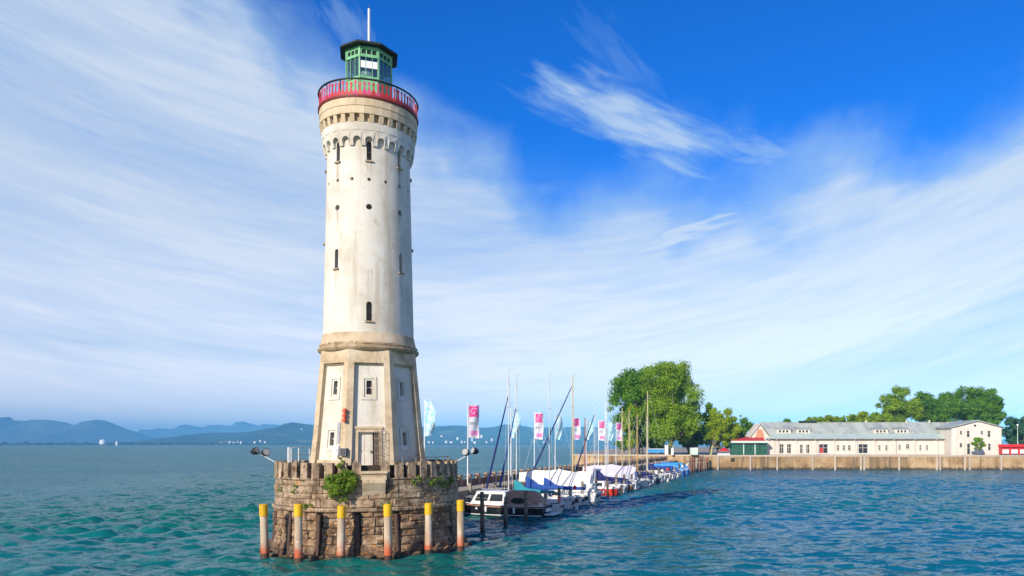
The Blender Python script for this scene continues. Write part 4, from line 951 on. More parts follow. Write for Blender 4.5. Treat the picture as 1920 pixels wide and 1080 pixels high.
# ------------------------------------------------------------------ boats
BD = MN.copy()                                       # bow direction towards the mole
def boat(label, Y, L, B, fb, hull, deckm=gel_white, off=.9, stripe=None, cabin=None, canopy=None, mast=None, tent=None, engine=False, cover=None, furled=None, rails=True, cat='boat', name='motor_boat', group=None, yaw=0.0):
    px_, py_ = outer(Y) + off, Y
    ang = math.atan2(BD.y, BD.x) + yaw
    t_ = thing(name, label, cat, (px_, py_, 0), ang, group)
    N = 12; st = []
    def hb(s): return B / 2 * (0.86 + .14 * sin(min(1, s / .45) * pi / 2)) * (1 - max(0, (s - .42) / .58) ** 2.1)
    def sheer(s): return fb * (1 + .32 * max(0, s - .3) ** 1.5)
    def sect(s):
        b_, h = max(.02, hb(s)), sheer(s); x = s * L * (1.0); rk = .10 * L * max(0, s - .75) * 1.6
        return [(x - rk * .8, -b_ * .25, -.35), (x - rk * .5, -b_ * .72, -.12), (x - rk * .3, -b_ * .90, .06), (x - rk * .1, -b_ * .98, .6 * h), (x, -b_, h)]
    rows = []
    for i in range(N + 1):
        s = i / N; p = sect(s)
        if i == 0: p = [(q[0] + .38 - .42 * (q[2] + .35) / (fb + .35), q[1] * (.9 if k == 4 else .97), q[2]) for k, q in enumerate(p)]
        rows.append(p + [(q[0], -q[1], q[2]) for q in p[::-1]])
    n = 10; vs = [q for r_ in rows for q in r_]; fs = [(i * n + k, i * n + k + 1, (i + 1) * n + k + 1, (i + 1) * n + k) for i in range(N) for k in range(n - 1)]
    fs += [tuple(range(n)), tuple(N * n + k for k in range(n))]
    MB().add(vs, fs).build('hull', hull, t_, 35)
    dv = [(r_[4][0], r_[4][1] * .985, r_[4][2] - .03) for r_ in rows] + [(r_[5][0], r_[5][1] * .985, r_[5][2] - .03) for r_ in rows]
    MB().add(dv, [(i, i + 1, N + 2 + i, N + 1 + i) for i in range(N)]).build('deck', deckm, t_)
    for s_ in (-1, 1):
        MB().tube([(rows[i][4][0], s_ * abs(rows[i][4][1]), rows[i][4][2]) for i in range(N + 1)], .045, 6).build('rub_rail', gel_white if hull is not gel_white else hull_navy, t_)
        if stripe: MB().tube([(rows[i][2][0], s_ * (abs(rows[i][2][1]) + .012), rows[i][2][2] + .10) for i in range(N + 1)], .05, 6).build('boot_stripe', stripe, t_)
    top = fb
    ck0, ck1 = .25, L * (.30 if cabin else .5); cw = B * .30
    MB().box(((ck0 + ck1) / 2, 0, fb - .005), (ck1 - ck0, cw * 2, .02)).build('cockpit_floor', pale_wood, t_)
    for s_ in (-1, 1): MB().box(((ck0 + ck1) / 2, s_ * (cw + .06), fb + .13), (ck1 - ck0, .10, .30)).build('coaming', gel_white, t_)
    MB().box((-.02, 0, fb * .62), (.05, B * .5, fb * .30)).build('transom_panel', hull_navy if hull is gel_white else gel_white, t_)
    psh = MB().tube([(.9, -B * .40, fb + .6), (.12, -B * .38, fb + .62), (.12, B * .38, fb + .62), (.9, B * .40, fb + .6)], .018, 5).build('pushpit', alu, t_)
    for s_ in (-1, 1): MB().tube([(.12, s_ * B * .38, fb), (.12, s_ * B * .38, fb + .62)], .016, 5).build('stanchion', alu, psh)
    if cabin:
        x0, x1, h, k = cabin['x0'] * L, cabin['x1'] * L, cabin['h'], cabin.get('wf', .70); wd = B * k; z0 = fb - .05; sl = cabin.get('slope', .9)
        zt = z0 + h; w2 = wd * .86
        vs = [(x0, -wd / 2, z0), (x1, -wd / 2 * .8, z0 + .1), (x1, wd / 2 * .8, z0 + .1), (x0, wd / 2, z0), (x0, -w2 / 2, zt), (x1 - sl, -w2 / 2 * .85, zt), (x1 - sl, w2 / 2 * .85, zt), (x0, w2 / 2, zt)]
        cb = MB().add(vs, [(3, 2, 1, 0), (4, 5, 6, 7), (0, 1, 5, 4), (1, 2, 6, 5), (2, 3, 7, 6), (3, 0, 4, 7)]).build('cabin', gel_white, t_)
        MB().add([(x0 - .15, -w2 / 2 - .06, zt + .003), (x1 - sl + .1, -w2 / 2 * .85 - .06, zt + .003), (x1 - sl + .1, w2 / 2 * .85 + .06, zt + .003), (x0 - .15, w2 / 2 + .06, zt + .003),
                  (x0 - .15, -w2 / 2 - .03, zt + .08), (x1 - sl, -w2 / 2 * .85, zt + .08), (x1 - sl, w2 / 2 * .85, zt + .08), (x0 - .15, w2 / 2 + .03, zt + .08)],
                 [(3, 2, 1, 0), (4, 5, 6, 7), (0, 1, 5, 4), (1, 2, 6, 5), (2, 3, 7, 6), (3, 0, 4, 7)]).build('cabin_roof', cabin.get('roof', gel_white), cb)
        nw = cabin.get('win', 3); wz0, wz1 = .34, .86
        for s_ in (-1, 1):
            for i in range(nw):
                def wp(u, v):
                    f = (u - 0) ; xa = x0 + .25 + (x1 - sl * v - .35 - x0) * f; lw = (wd / 2) * (1 - .2 * f); uw = (w2 / 2) * (1 - .15 * f)
                    return (xa, s_ * (lw + (uw - lw) * v + .012), z0 + h * v)
                u0, u1 = (i + .08) / nw, (i + .92) / nw
                MB().add([wp(u0, wz0), wp(u1, wz0), wp(u1, wz1), wp(u0, wz1)], [(0, 1, 2, 3)]).build('window', dark_glass, cb)
        f = lambda v, s_: (x1 - sl * v + .012, s_ * (wd / 2 * .8 * (1 - v) + w2 / 2 * .85 * v) * .9, z0 + .1 + (h - .1) * v)
        MB().add([f(.30, -1), f(.30, 1), f(.9, 1), f(.9, -1)], [(0, 1, 2, 3)]).build('windscreen', dark_glass, cb)
        top = zt
    if canopy:
        x0, x1, z0, zt, m_ = canopy; wd = B * .84; ws = []
        for i in range(7):
            x = x0 + (x1 - x0) * i / 6; e = sin(min(1, (i + .35) / 2.2) * pi / 2); hz = z0 + (zt - z0) * e
            ws += [(x, -wd / 2, z0), (x, -wd / 2 * .95, z0 + (hz - z0) * .6), (x, -wd / 2 * .72, z0 + (hz - z0) * .94), (x, 0, hz), (x, wd / 2 * .72, z0 + (hz - z0) * .94), (x, wd / 2 * .95, z0 + (hz - z0) * .6), (x, wd / 2, z0)]
        cn = MB().add(ws, [(i * 7 + k, i * 7 + k + 1, i * 7 + k + 8, i * 7 + k + 7) for i in range(6) for k in range(6)] + [tuple(range(7)), tuple(range(42, 49)), ] ).build('canopy', m_, t_, 40)
        for s_ in (-1, 1):
            xa, xb = x0 + (x1 - x0) * .38, x0 + (x1 - x0) * .86; yq = s_ * (wd / 2 * .985 + .012); h = zt - z0
            pts = [(xa + (xb - xa) * (.5 + .5 * cos(2 * pi * i / 14) * min(1, 1.25 - .25 * abs(sin(2 * pi * i / 14)))), yq - s_ * (.025 * (1 + sin(2 * pi * i / 14))), z0 + h * (.36 + .20 * sin(2 * pi * i / 14))) for i in range(14)]
            MB().add(pts, [tuple(range(14))]).build('canopy_window', dark_glass, cn)
    if tent:
        x0, x1, zr, m_ = tent; ny = 6; ws = []; sg_ = 9
        for i in range(sg_ + 1):
            s = x0 / L + (x1 - x0) / L * i / sg_; x = s * L; b_ = max(.15, hb(min(.98, s))) * 1.08; ridge_z = zr * (1 - .10 * abs(2 * i / sg_ - 1) ** 2 + .03 * sin(i * 2.1))
            for j in range(-3, 4):
                q = abs(j) / 3; ws.append((x, b_ * j / 3, ridge_z - (ridge_z - fb * .75) * q ** 1.15 + .05 * sin(i * 1.7 + j)))
        MB().add(ws, [(i * 7 + k, i * 7 + k + 1, i * 7 + k + 8, i * 7 + k + 7) for i in range(sg_) for k in range(6)] + [tuple(range(7)), tuple(sg_ * 7 + k for k in range(7))]).build('tarpaulin', m_, t_, 50)
        MB().tube([(x0, 0, zr * .9), (x1, 0, zr * .9)], .05, 6).build('ridge_pole', alu, t_)
    if cover:
        x0, x1, z, m_ = cover; ws = []; sg_ = 7
        for i in range(sg_ + 1):
            x = x0 + (x1 - x0) * i / sg_; rr_ = (.11 + .20 * (i / sg_) ** 2.2) if x1 > x0 else .2; zz = z + .75 * max(0, i / sg_ - .62) ** 1.3 * 1.6
            for k in range(8): ws.append((x, .6 * rr_ * cos(2 * pi * k / 8) * 1.3, zz + rr_ * 1.5 * sin(2 * pi * k / 8) * (1.0 if i < 6 else 1.8)))
        MB().add(ws, [(i * 8 + k, i * 8 + (k + 1) % 8, i * 8 + 8 + (k + 1) % 8, i * 8 + 8 + k) for i in range(sg_) for k in range(8)] + [tuple(range(8)), tuple(sg_ * 8 + k for k in range(8))]).build('sail_cover', m_, t_, 50)
    if mast:
        mx, mz, mm, mr = mast; mx *= L
        ms = MB().tube([(mx, 0, fb), (mx, 0, mz)], [mr, mr * .7], 8).build('mast', mm, t_, 40)
        if cover or furled or mz > 8:
            MB().tube([(mx, 0, fb + 1.05), (mx * .18, 0, fb + 1.0)], .05, 6).build('boom', mm, ms)
            for q in (.45, .72):
                zq = fb + (mz - fb) * q; MB().tube([(mx, -B * .26, zq + .05), (mx, B * .26, zq + .05)], .02, 5).build('spreader', mm, ms)
            for s_ in (-1, 1): MB().tube([(mx, s_ * B * .44, fb), (mx, s_ * B * .24, fb + (mz - fb) * .72), (mx, 0, mz - .2)], .010, 4).build('shroud', alu, ms)
            MB().tube([(.05, 0, fb), (mx, 0, mz - .1)], .009, 4).build('backstay', alu, ms)
            MB().tube([(mx, 0, mz), (mx - .25, 0, mz + .18)], .015, 4).build('wind_vane', black_metal, ms)
        if furled:
            fr_, m_ = furled; a_ = Vector((L * .97, 0, fb * 1.3)); b_ = Vector((mx, 0, fb + (mz - fb) * fr_))
            MB().tube([a_, a_.lerp(b_, .06), a_.lerp(b_, .5), a_.lerp(b_, .95), b_], [.04, .12, .10, .06, .02], 8).build('furled_sail', m_, t_, 40)
        elif mz > 8: MB().tube([(L * .97, 0, fb * 1.3), (mx, 0, mz * .97)], .012, 4).build('forestay', alu, ms)
    if engine:
        eg = MB().box((-.28, 0, .25), (.28, .24, 1.0)).build('outboard', gel_white if hull is gel_white else black_metal, t_)
        MB().box((-.30, 0, .86), (.42, .34, .40), taper=.8).build('engine_cowl', black_metal, eg)
    if rails:
        for s_ in (-1, 1):
            pts = [(rows[i][4][0] * .985, s_ * abs(rows[i][4][1]) * .93, rows[i][4][2] + .55) for i in range(7, N + 1)]
            pl = MB().tube(pts, .018, 5).build('guard_rail', alu, t_)
            for i in (7, 9, 11): MB().tube([(rows[i][4][0] * .985, s_ * abs(rows[i][4][1]) * .93, rows[i][4][2] - .02), (rows[i][4][0] * .985, s_ * abs(rows[i][4][1]) * .93, rows[i][4][2] + .55)], .016, 5).build('stanchion', alu, pl)
    M_ = Matrix.Translation((px_, py_, 0)) @ Matrix.Rotation(ang, 4, 'Z'); Mi = M_.inverted()
    for s_ in (-1, 1):
        a_ = Vector((.3, s_ * B * .40, fb + .05)); wa = M_ @ a_
        yp = min((q for q in PILES if (q < Y) == (s_ > 0) and abs(q - Y) < 5), key=lambda q: abs(q - Y), default=None)
        if yp is not None:
            b_ = Mi @ Vector((outer(yp), yp, 1.75)); mid = a_.lerp(b_, .5) - Vector((0, 0, .18))
            MB().tube([a_, a_.lerp(mid, .5) - Vector((0, 0, .05)), mid, mid.lerp(b_, .5) - Vector((0, 0, .05)), b_], .022, 5).build('mooring_rope', canvas_white, t_)
    hs = int(Y * 10) % 4
    if hs == 1: MB().ringsolid([(.30 + .07 * cos(2 * pi * i / 8), .07 * sin(2 * pi * i / 8)) for i in range(8)], 16).build('lifebuoy', signal_red, t_, 50, loc=(.10, B * .22, fb + .38)).rotation_euler = (0, R(90), 0)
    if hs == 0 or int(Y) in (75, 130):
        st_ = MB().tube([(.05, B * .3, fb + .5), (-.25, B * .3, fb + 1.55)], .018, 5).build('flag_staff', alu, t_)
        MB().add([(-.25, B * .3, fb + 1.55), (-.55, B * .3 + .1, fb + 1.40), (-.52, B * .3 + .08, fb + 1.02), (-.13, B * .3, fb + 1.14)], [(0, 1, 2, 3)]).build('ensign', bright_red if int(Y) in (75, 130) else canvas_white, st_)
    if not tent: MB().box((L * .84, 0, fb * 1.12), (.5, .45, .12)).build('deck_hatch', dark_glass, t_)
    for s_ in (-1, 1):
        for q in (.3, .6):
            c_ = sect(q)[4]; MB().lathe([(.03, -.30), (.11, -.22), (.11, .18), (.04, .28)], 8, closed=True).build('fender', gel_white if hull is not gel_white else hull_navy, t_, 40, loc=(c_[0], s_ * (abs(c_[1]) + .10), c_[2] - .42))
    return t_

b1 = boat('black-hulled motor cruiser with white cabin and tan canvas canopy nearest the lighthouse', 67.0, 9.4, 3.0, 1.05, hull_black, stripe=gel_white, off=1.0, cabin=dict(x0=.40, x1=.80, h=1.25, win=2, slope=.7, wf=.8), canopy=(.55, .40 * 9.4 - .02, 1.0, 2.42, canvas_tan))
for s_ in (-1, 1):
    def hbx(q): return 1.5 * (0.86 + .14 * sin(min(1, q / .45) * pi / 2)) * (1 - max(0, (q - .42) / .58) ** 2.1)
    MB().tube([(q * 9.4, s_ * (hbx(q) + .012), 1.05 * (1 + .32 * max(0, q - .3) ** 1.5) - .16) for q in [k / 12 for k in range(13)]], .055, 6).build('gunwale_trim', canvas_tan, b1)
    for q in (.62, .72): MB().tube([(q * 9.4, s_ * (hbx(q) * .985 - .02), .72), (q * 9.4, s_ * (hbx(q) * .985 + .03), .72)], .11, 10).build('porthole', alu, b1)
MB().tube([(4.3, -.9, 2.36), (4.3, -.9, 2.52), (6.4, -.75, 2.52), (6.4, .75, 2.52), (4.3, .9, 2.52), (4.3, .9, 2.36)], .02, 5).build('roof_rail', alu, b1)
sp_ = MB().box((-.45, 0, .30), (.9, 2.5, .10)).build('swim_platform', gel_white, b1)
MB().tube([(-.8, -1.1, .35), (-.8, -1.1, 1.1), (-.8, 1.1, 1.1), (-.8, 1.1, .35)], .025, 6).build('handrail', alu, sp_)
boat('white sailboat with teal mast cover behind the black cruiser', 71.3, 8.6, 2.6, .95, gel_white, mast=(.66, 14.2, alu, .075), furled=(.82, canvas_navy), cabin=dict(x0=.35, x1=.72, h=.55, win=2), cover=(.8, 5.0, 2.0, canvas_teal), name='sailboat', group='sailboats moored along the mole')
boat('white sailboat with bright blue sail cover piled up against its mast', 75.2, 8.8, 2.7, 1.0, gel_white, mast=(.73, 14.0, alu, .075), furled=(.76, canvas_blue), cabin=dict(x0=.35, x1=.74, h=.6, win=3), cover=(.3, 5.3, 2.15, canvas_blue), engine=True, name='sailboat', group='sailboats moored along the mole')
boat('white cabin sailboat with long low blue boom cover beside the cream tarpaulin', 78.8, 8.0, 2.6, .95, gel_white, mast=(.50, 14.4, alu, .06), cover=(-.2, 4.6, 1.9, canvas_blue), cabin=dict(x0=.30, x1=.72, h=.75, win=3), engine=True, name='sailboat', group='sailboats moored along the mole')
boat('large boat hidden under a big cream white tent-shaped tarpaulin', 83.8, 10.5, 3.4, 1.25, gel_white, off=1.2, tent=(.9, 9.9, 3.7, canvas_white), cabin=dict(x0=.06, x1=.35, h=.9, win=2), name='covered_boat', rails=False)
boat('white sailboat with tall yellowish wooden mast and dark blue furled foresail', 90.2, 9.0, 2.7, 1.0, gel_white, mast=(.27, 15.4, spruce, .10), off=-1.5, furled=(.92, canvas_navy), cabin=dict(x0=.30, x1=.70, h=.6, win=2), cover=(.6, 4.6, 2.0, canvas_white), name='sailboat', engine=True, group='sailboats moored along the mole')
boat('small bright red motorboat with white cabin among the white boats', 94.6, 6.2, 2.3, .95, hull_red, deckm=canvas_tan, off=1.0, cabin=dict(x0=.30, x1=.75, h=.9, win=2), engine=True)
boat('white sailboat with navy furled foresail just beyond the red motorboat', 99.0, 8.2, 2.6, .95, gel_white, mast=(.55, 12.2, alu, .06), furled=(.9, canvas_navy), cabin=dict(x0=.30, x1=.70, h=.6, win=2), cover=(.4, 4.2, 2.0, canvas_navy), name='sailboat', group='sailboats moored along the mole')
boat('brown wooden boat with navy cockpit cover among the moored boats', 103.5, 7.4, 2.5, .95, hull_brown, deckm=canvas_navy, mast=(.55, 13.6, alu, .05), canopy=(.4, 4.6, .9, 1.9, canvas_navy), name='wooden_boat')
boat('boat under a pale grey tent tarpaulin in the middle of the row', 109.0, 9.6, 3.1, 1.1, gel_white, off=.6, tent=(.6, 9.0, 3.6, canvas_grey), mast=(.55, 13.0, white_metal, .08), name='covered_boat', rails=False)
boat('white sailboat with navy boom cover past the grey tarpaulin', 114.6, 8.0, 2.6, .95, gel_white, mast=(.55, 12.6, spruce, .085), cabin=dict(x0=.3, x1=.7, h=.6, win=2), cover=(.2, 4.3, 1.95, canvas_navy), name='sailboat', group='sailboats moored along the mole')
boat('sailboat with pale cream mast and navy cockpit canopy', 119.6, 8.0, 2.6, .95, gel_white, mast=(.55, 12.5, spruce, .08), canopy=(.4, 4.0, .9, 2.2, canvas_navy), name='sailboat', group='sailboats moored along the mole')
boat('sailboat with thin ochre mast and navy boat cover', 124.8, 7.6, 2.5, .95, hull_navy, mast=(.55, 12.2, ochre, .09), canopy=(.4, 5.0, .9, 1.9, canvas_navy), name='sailboat', group='sailboats moored along the mole')
boat('small white motorboat with low cabin before the timber quay', 130.0, 6.8, 2.4, .95, gel_white, mast=(.52, 12.0, alu, .05), cabin=dict(x0=.3, x1=.72, h=.9, win=2), engine=True)
boat('sailboat with very tall pale mast against the big trees', 135.4, 9.0, 2.8, 1.0, gel_white, mast=(.50, 16.8, spruce, .10), cover=(.5, 4.4, 2.1, canvas_navy), cabin=dict(x0=.3, x1=.7, h=.6, win=2), name='sailboat', group='sailboats moored along the mole')
boat('motorboat under a navy full cover towards the far end of the row', 141.4, 7.4, 2.6, 1.0, gel_white, canopy=(.3, 6.0, .9, 2.0, canvas_navy), rails=False)
boat('motorboat under a deep blue cover near the far end of the row', 147.6, 7.6, 2.7, 1.0, gel_white, canopy=(.2, 6.4, .85, 2.3, canvas_blue), rails=False)
boat('blue motorboat under a sky-blue cover, second from the far end', 154.0, 8.0, 2.8, 1.1, hull_blue, canopy=(.1, 7.0, .6, 2.6, canvas_sky), rails=False)
boat('pale boat with light blue cover at the far end by the timber piles', 160.5, 7.6, 2.8, 1.1, hull_blue, canopy=(.1, 6.4, .6, 2.7, canvas_sky), rails=False)
# single dark red pole beside the flags
o = thing('red_pole', 'single dark red pole with black tip rising above the mole', 'pole', (ax(1097, 97), 97, 2.3))
MB().tube([(0, 0, 0), (0, 0, 7.8)], [.10, .07], 8).build('shaft', mast_red, o); MB().tube([(0, 0, 7.8), (0, 0, 8.0)], [.09, .05], 8).build('tip', black_metal, o)

# ------------------------------------------------------------------ quay, timber piles
GZ = 3.8
gnd = MB().add([(-4, 207, GZ), (31, 197.5, GZ), (31.6, 191.3, GZ), (330, 186.8, GZ), (700, 420, GZ), (500, 900, GZ), (40, 700, GZ), (2, 300, GZ)], [tuple(range(8))]).build('ground', ground_mat)
struct(gnd, 'sandy ground of the harbour island behind the quay')
qw = thing('quay_wall', 'long tan stone quay wall with pale fender posts across the harbour', 'wall')
def qy(x): return 191.3 + (186.8 - 191.3) * (x - 31.6) / (330 - 31.6)
pts = [(-4, 207), (31, 197.5), (31.6, 191.3), (330, 186.8)]
for (xa, ya), (xb, yb) in zip(pts[:-1], pts[1:]):
    d = Vector((xb - xa, yb - ya)); n = max(1, int(d.length / 7.5)); nn = Vector((d.y, -d.x)).normalized()
    for i in range(n):
        p0, p1 = Vector((xa, ya)) + d * (i / n), Vector((xa, ya)) + d * ((i + 1) / n)
        if p0.x > 170: break
        j_ = rng.uniform(-.05, .05); e = d.normalized() * .02; o0, o1 = nn * (.30 + j_), -nn * .5; a_, b_ = p0 + e, p1 - e
        z1 = GZ - .34
        q = [a_ + o0, b_ + o0, b_ + o1, a_ + o1]
        MB().add([(v.x, v.y, -1.5) for v in q] + [(v.x, v.y, z1) for v in q], [(3, 2, 1, 0), (4, 5, 6, 7), (0, 1, 5, 4), (1, 2, 6, 5), (2, 3, 7, 6), (3, 0, 4, 7)]).build('wall_panel', quay_stone, qw)
        q = [a_ + nn * .42, b_ + nn * .42, b_ + o1, a_ + o1]
        MB().add([(v.x, v.y, z1 + .003) for v in q] + [(v.x, v.y, GZ + .06) for v in q], [(3, 2, 1, 0), (4, 5, 6, 7), (0, 1, 5, 4), (1, 2, 6, 5), (2, 3, 7, 6), (3, 0, 4, 7)]).build('coping_stone', quay_cap, qw)
for px in (1346, 1407, 1457, 1523, 1565, 1613, 1619, 1684, 1754, 1760, 1806, 1815, 1873, 1925, 1960):
    x = ax(px, 190.5); MB().box((x, qy(x) - .58, 1.0), (.42, .36, 5.2)).build('fender_post', quay_cap, qw)
hol = MB().box((ax(1374, 190.8), qy(42) - .30, 2.6), (1.0, .06, 1.0)).build('drain_opening', dark_slot, qw)
def dolphin(px, Y, i):
    x = ax(px, Y); o = thing('timber_pile', 'stout timber pile at the quay corner, %s counted from the boats' % ORD[i], 'pile', (x, Y, 0), 0, 'timber piles at the quay corner')
    MB().lathe([(.36, -1.5), (.34, 3.2 + .1 * (i % 3)), (.28, 3.4 + .1 * (i % 3))], 10, closed=True).build('shaft', red_wood if i % 3 else pale_wood, o, 40)
    MB().lathe([(.375, 2.6), (.375, 2.75)], 10, closed=True).build('band', black_metal, o, 40)
for i, (px, Y) in enumerate(((1291, 172), (1296, 171), (1301, 174), (1307, 177), (1312, 180), (1316, 183), (1320, 186), (1326, 189))): dolphin(px, Y, i)

# ------------------------------------------------------------------ harbour buildings
YB = 204.0
hall = thing('harbour_hall', 'long low white hall with grey-green roof along the quay', 'building')
hx0, hx1 = ax(1438, YB), ax(1800, YB); ze, zm, zr_ = 8.35, 9.75, 12.9
def pw(a, b_, y0, y1): return (ax(a, YB), ax(b_, YB), EYE + (833 - y1) / 1350 * YB, EYE + (833 - y0) / 1350 * YB)
wins = [pw(1462, 1469, 833, 850), pw(1476, 1483, 833, 850), pw(1500, 1505, 834, 850), pw(1512, 1517.5, 834, 850), pw(1536, 1552, 833, 850.5), pw(1569, 1573.5, 835, 844), pw(1580, 1584.5, 835, 844), pw(1590, 1595, 835, 844),
        pw(1610, 1627, 833, 850.5), pw(1647, 1651, 835, 844), pw(1660, 1664, 835, 844), pw(1685, 1689, 834, 843), pw(1699, 1705, 833, 841), pw(1724, 1728, 835, 844), pw(1736, 1740, 835, 844)]
MB().wall([hx0, hx1], [GZ, ze], wins, .35, lambda u, z, d: (u, YB + d, z)).build('front_wall', hall_white, hall, fix=False)
MB().add([(hx0, YB, GZ), (hx0, YB + 13, GZ), (hx0, YB + 13, ze), (hx0, YB + 6.5, zr_ - .1), (hx0, YB, ze)], [(0, 1, 2, 3, 4)]).build('end_wall', hall_white, hall)
for (a, b_, c_, d_) in wins:
    wn = MB().box(((a + b_) / 2, YB + .32, (c_ + d_) / 2), (b_ - a + .02, .04, d_ - c_ + .02)).build('window', dark_glass, hall)
    MB().box(((a + b_) / 2, YB + .27, (c_ + d_) / 2), (.09, .05, d_ - c_)).build('mullion', hall_trim, wn)
    MB().box(((a + b_) / 2, YB + .26, c_ + (d_ - c_) * .62), (b_ - a, .05, .09)).build('transom', hall_trim, wn)
    MB().box(((a + b_) / 2, YB - .06, c_ - .07), (b_ - a + .3, .24, .12)).build('sill', hall_trim, wn)
    if 60 < a < 70 and b_ - a > 2: MB().box(((a + b_) / 2 - .5, YB + .22, c_ + .9), (.9, .1, 1.5)).build('poster', red_awning, wn)
for px in (1440, 1455, 1492, 1528, 1564, 1602, 1638, 1675, 1714, 1754, 1789):
    x = ax(px, YB); MB().box((x, YB - .10, (GZ + ze) / 2 - .05), (.55, .22, ze - GZ - .12)).build('pilaster', hall_white, hall)
    MB().box((x, YB - .42, ze - .28), (.35, .6, .30)).build('eave_bracket', hall_trim, hall)
MB().tube([(hx0 - .5, YB - .95, ze - .02), (hx1, YB - .95, ze - .02)], .11, 8).build('gutter', grey_box, hall)
MB().box(((hx0 + hx1) / 2, YB - .04, GZ + .22), (hx1 - hx0 - .2, .10, .42)).build('plinth', hall_trim, hall)
for px in (1457, 1530, 1604, 1677, 1756):
    x = ax(px, YB) + .5; MB().tube([(x, YB - .9, ze - .1), (x, YB - .15, ze - .6), (x, YB - .15, GZ)], .07, 6).build('downpipe', grey_box, hall)
dx0, dx1, dz0, dz1 = *[ax(p, YB) for p in (1761, 1787)], GZ + .1, 6.2
MB().box(((dx0 + dx1) / 2, YB - .03, (dz0 + dz1) / 2), (dx1 - dx0, .08, dz1 - dz0)).build('sliding_door', hall_trim, hall)
def slab(x0, x1, y0, z0, y1, z1, th):
    return MB().add([(x0, y0, z0), (x1, y0, z0), (x1, y1, z1), (x0, y1, z1), (x0, y0, z0 + th), (x1, y0, z0 + th), (x1, y1, z1 + th), (x0, y1, z1 + th)], [(3, 2, 1, 0), (4, 5, 6, 7), (0, 1, 5, 4), (1, 2, 6, 5), (2, 3, 7, 6), (3, 0, 4, 7)])
slab(hx0 - .5, hx1, YB - .9, ze - .10, YB + 1.7, zm - .22, .22).build('lower_roof', roof_sheet, hall)
rf = slab(hx0 - .5, hx1 + 1, YB + 1.55, zm - .12, YB + 6.5, zr_, .2).build('roof', hall_roof, hall)
slab(hx0 - .5, hx1 + 1, YB + 11.9, ze, YB + 6.5, zr_, .2).build('rear_roof', hall_roof, hall)
n = 46
for i in range(n):
    x = hx0 - .3 + (hx1 - hx0 + 1) * i / (n - 1); slab(x - .06, x + .06, YB + 1.6, zm + .09, YB + 6.4, zr_ + .18, .10).build('roof_seam', hall_roof, rf)
MB().box(((hx0 + hx1) / 2, YB + 6.5, zr_ + .22), (hx1 - hx0 + 1, .5, .14)).build('ridge_cap', hall_roof, rf)
MB().box((ax(1527, YB), YB + 6.3, zr_ + .42), (5.2, .8, .5)).build('ridge_vent', dark_roof, rf)
for px in (1718, 1762, 1640): MB().box((ax(px, YB), YB + 6.3, zr_ + .45), (.4, .4, .7)).build('vent_stub', hall_trim, rf)
for (a, b_) in ((1459, 1486), (1497, 1523), (1643, 1670), (1683, 1709)):
    xa, xb = ax(a, YB), ax(b_, YB); dz0, dz1 = 9.80, 11.05
    ws = [(xa + (xb - xa) * q - .3, xa + (xb - xa) * q + .3, 10.1, 10.75) for q in (.25, .5, .75)]
    dmr = MB().wall([xa, xb], [dz0, dz1], ws, .12, lambda u, z, d: (u, YB + 1.75 + d, z)).build('dormer', hall_white, hall, fix=False)
    for (p, q, r_, s_) in ws: MB().box(((p + q) / 2, YB + 1.86, (r_ + s_) / 2), (.62, .02, .67)).build('pane', dark_glass, dmr)
    for x in (xa, xb): MB().add([(x, YB + 1.75, dz0), (x, YB + 1.75, dz1), (x, YB + 3.9, dz1 + .35), (x, YB + 3.9, dz0)], [(0, 1, 2, 3)]).build('cheek', hall_white, dmr)
    slab(xa - .2, xb + .2, YB + 1.45, dz1 + .01, YB + 4.0, dz1 + .42, .12).build('dormer_roof', hall_roof, dmr)
# cross gable at the near end of the hall
ga, gb, gp = ax(1404, YB), ax(1446, YB), ax(1425, YB)
cg = MB().add([(ga, YB - .4, 8.0), (gb, YB - .4, 8.0), (gp, YB - .4, 12.3), (ga, YB + 6, 8.0), (gb, YB + 6, 8.0), (gp, YB + 6, 12.3)], [(0, 1, 2), (3, 5, 4), (0, 3, 4, 1)]).build('cross_gable', hall_white, hall)
MB().add([(gp - 1.6, YB - .42, 8.3), (gp + 1.2, YB - .42, 8.3), (gp + .55, YB - .42, 11.0), (gp - .75, YB - .42, 11.0)], [(0, 1, 2, 3)]).build('gable_boarding', gable_wood, cg)
for s_, xe in ((-1, ga), (1, gb)):
    MB().add([(xe + s_ * .5, YB - .8, 7.85), (gp, YB - .8, 12.45), (gp, YB + 6.6, 12.45), (xe + s_ * .5, YB + 6.6, 7.85), (xe + s_ * .5, YB - .8, 8.05), (gp, YB - .8, 12.68), (gp, YB + 6.6, 12.68), (xe + s_ * .5, YB + 6.6, 8.05)],
             [(3, 2, 1, 0), (4, 5, 6, 7), (0, 1, 5, 4), (1, 2, 6, 5), (2, 3, 7, 6), (3, 0, 4, 7)]).build('gable_roof', hall_roof if s_ > 0 else hall_trim, cg)
MB().box(((gp + gb) / 2 + 1.2, YB + .6, 5.9), (2.6, 1.6, 4.2)).build('gable_pier', hall_white, cg)
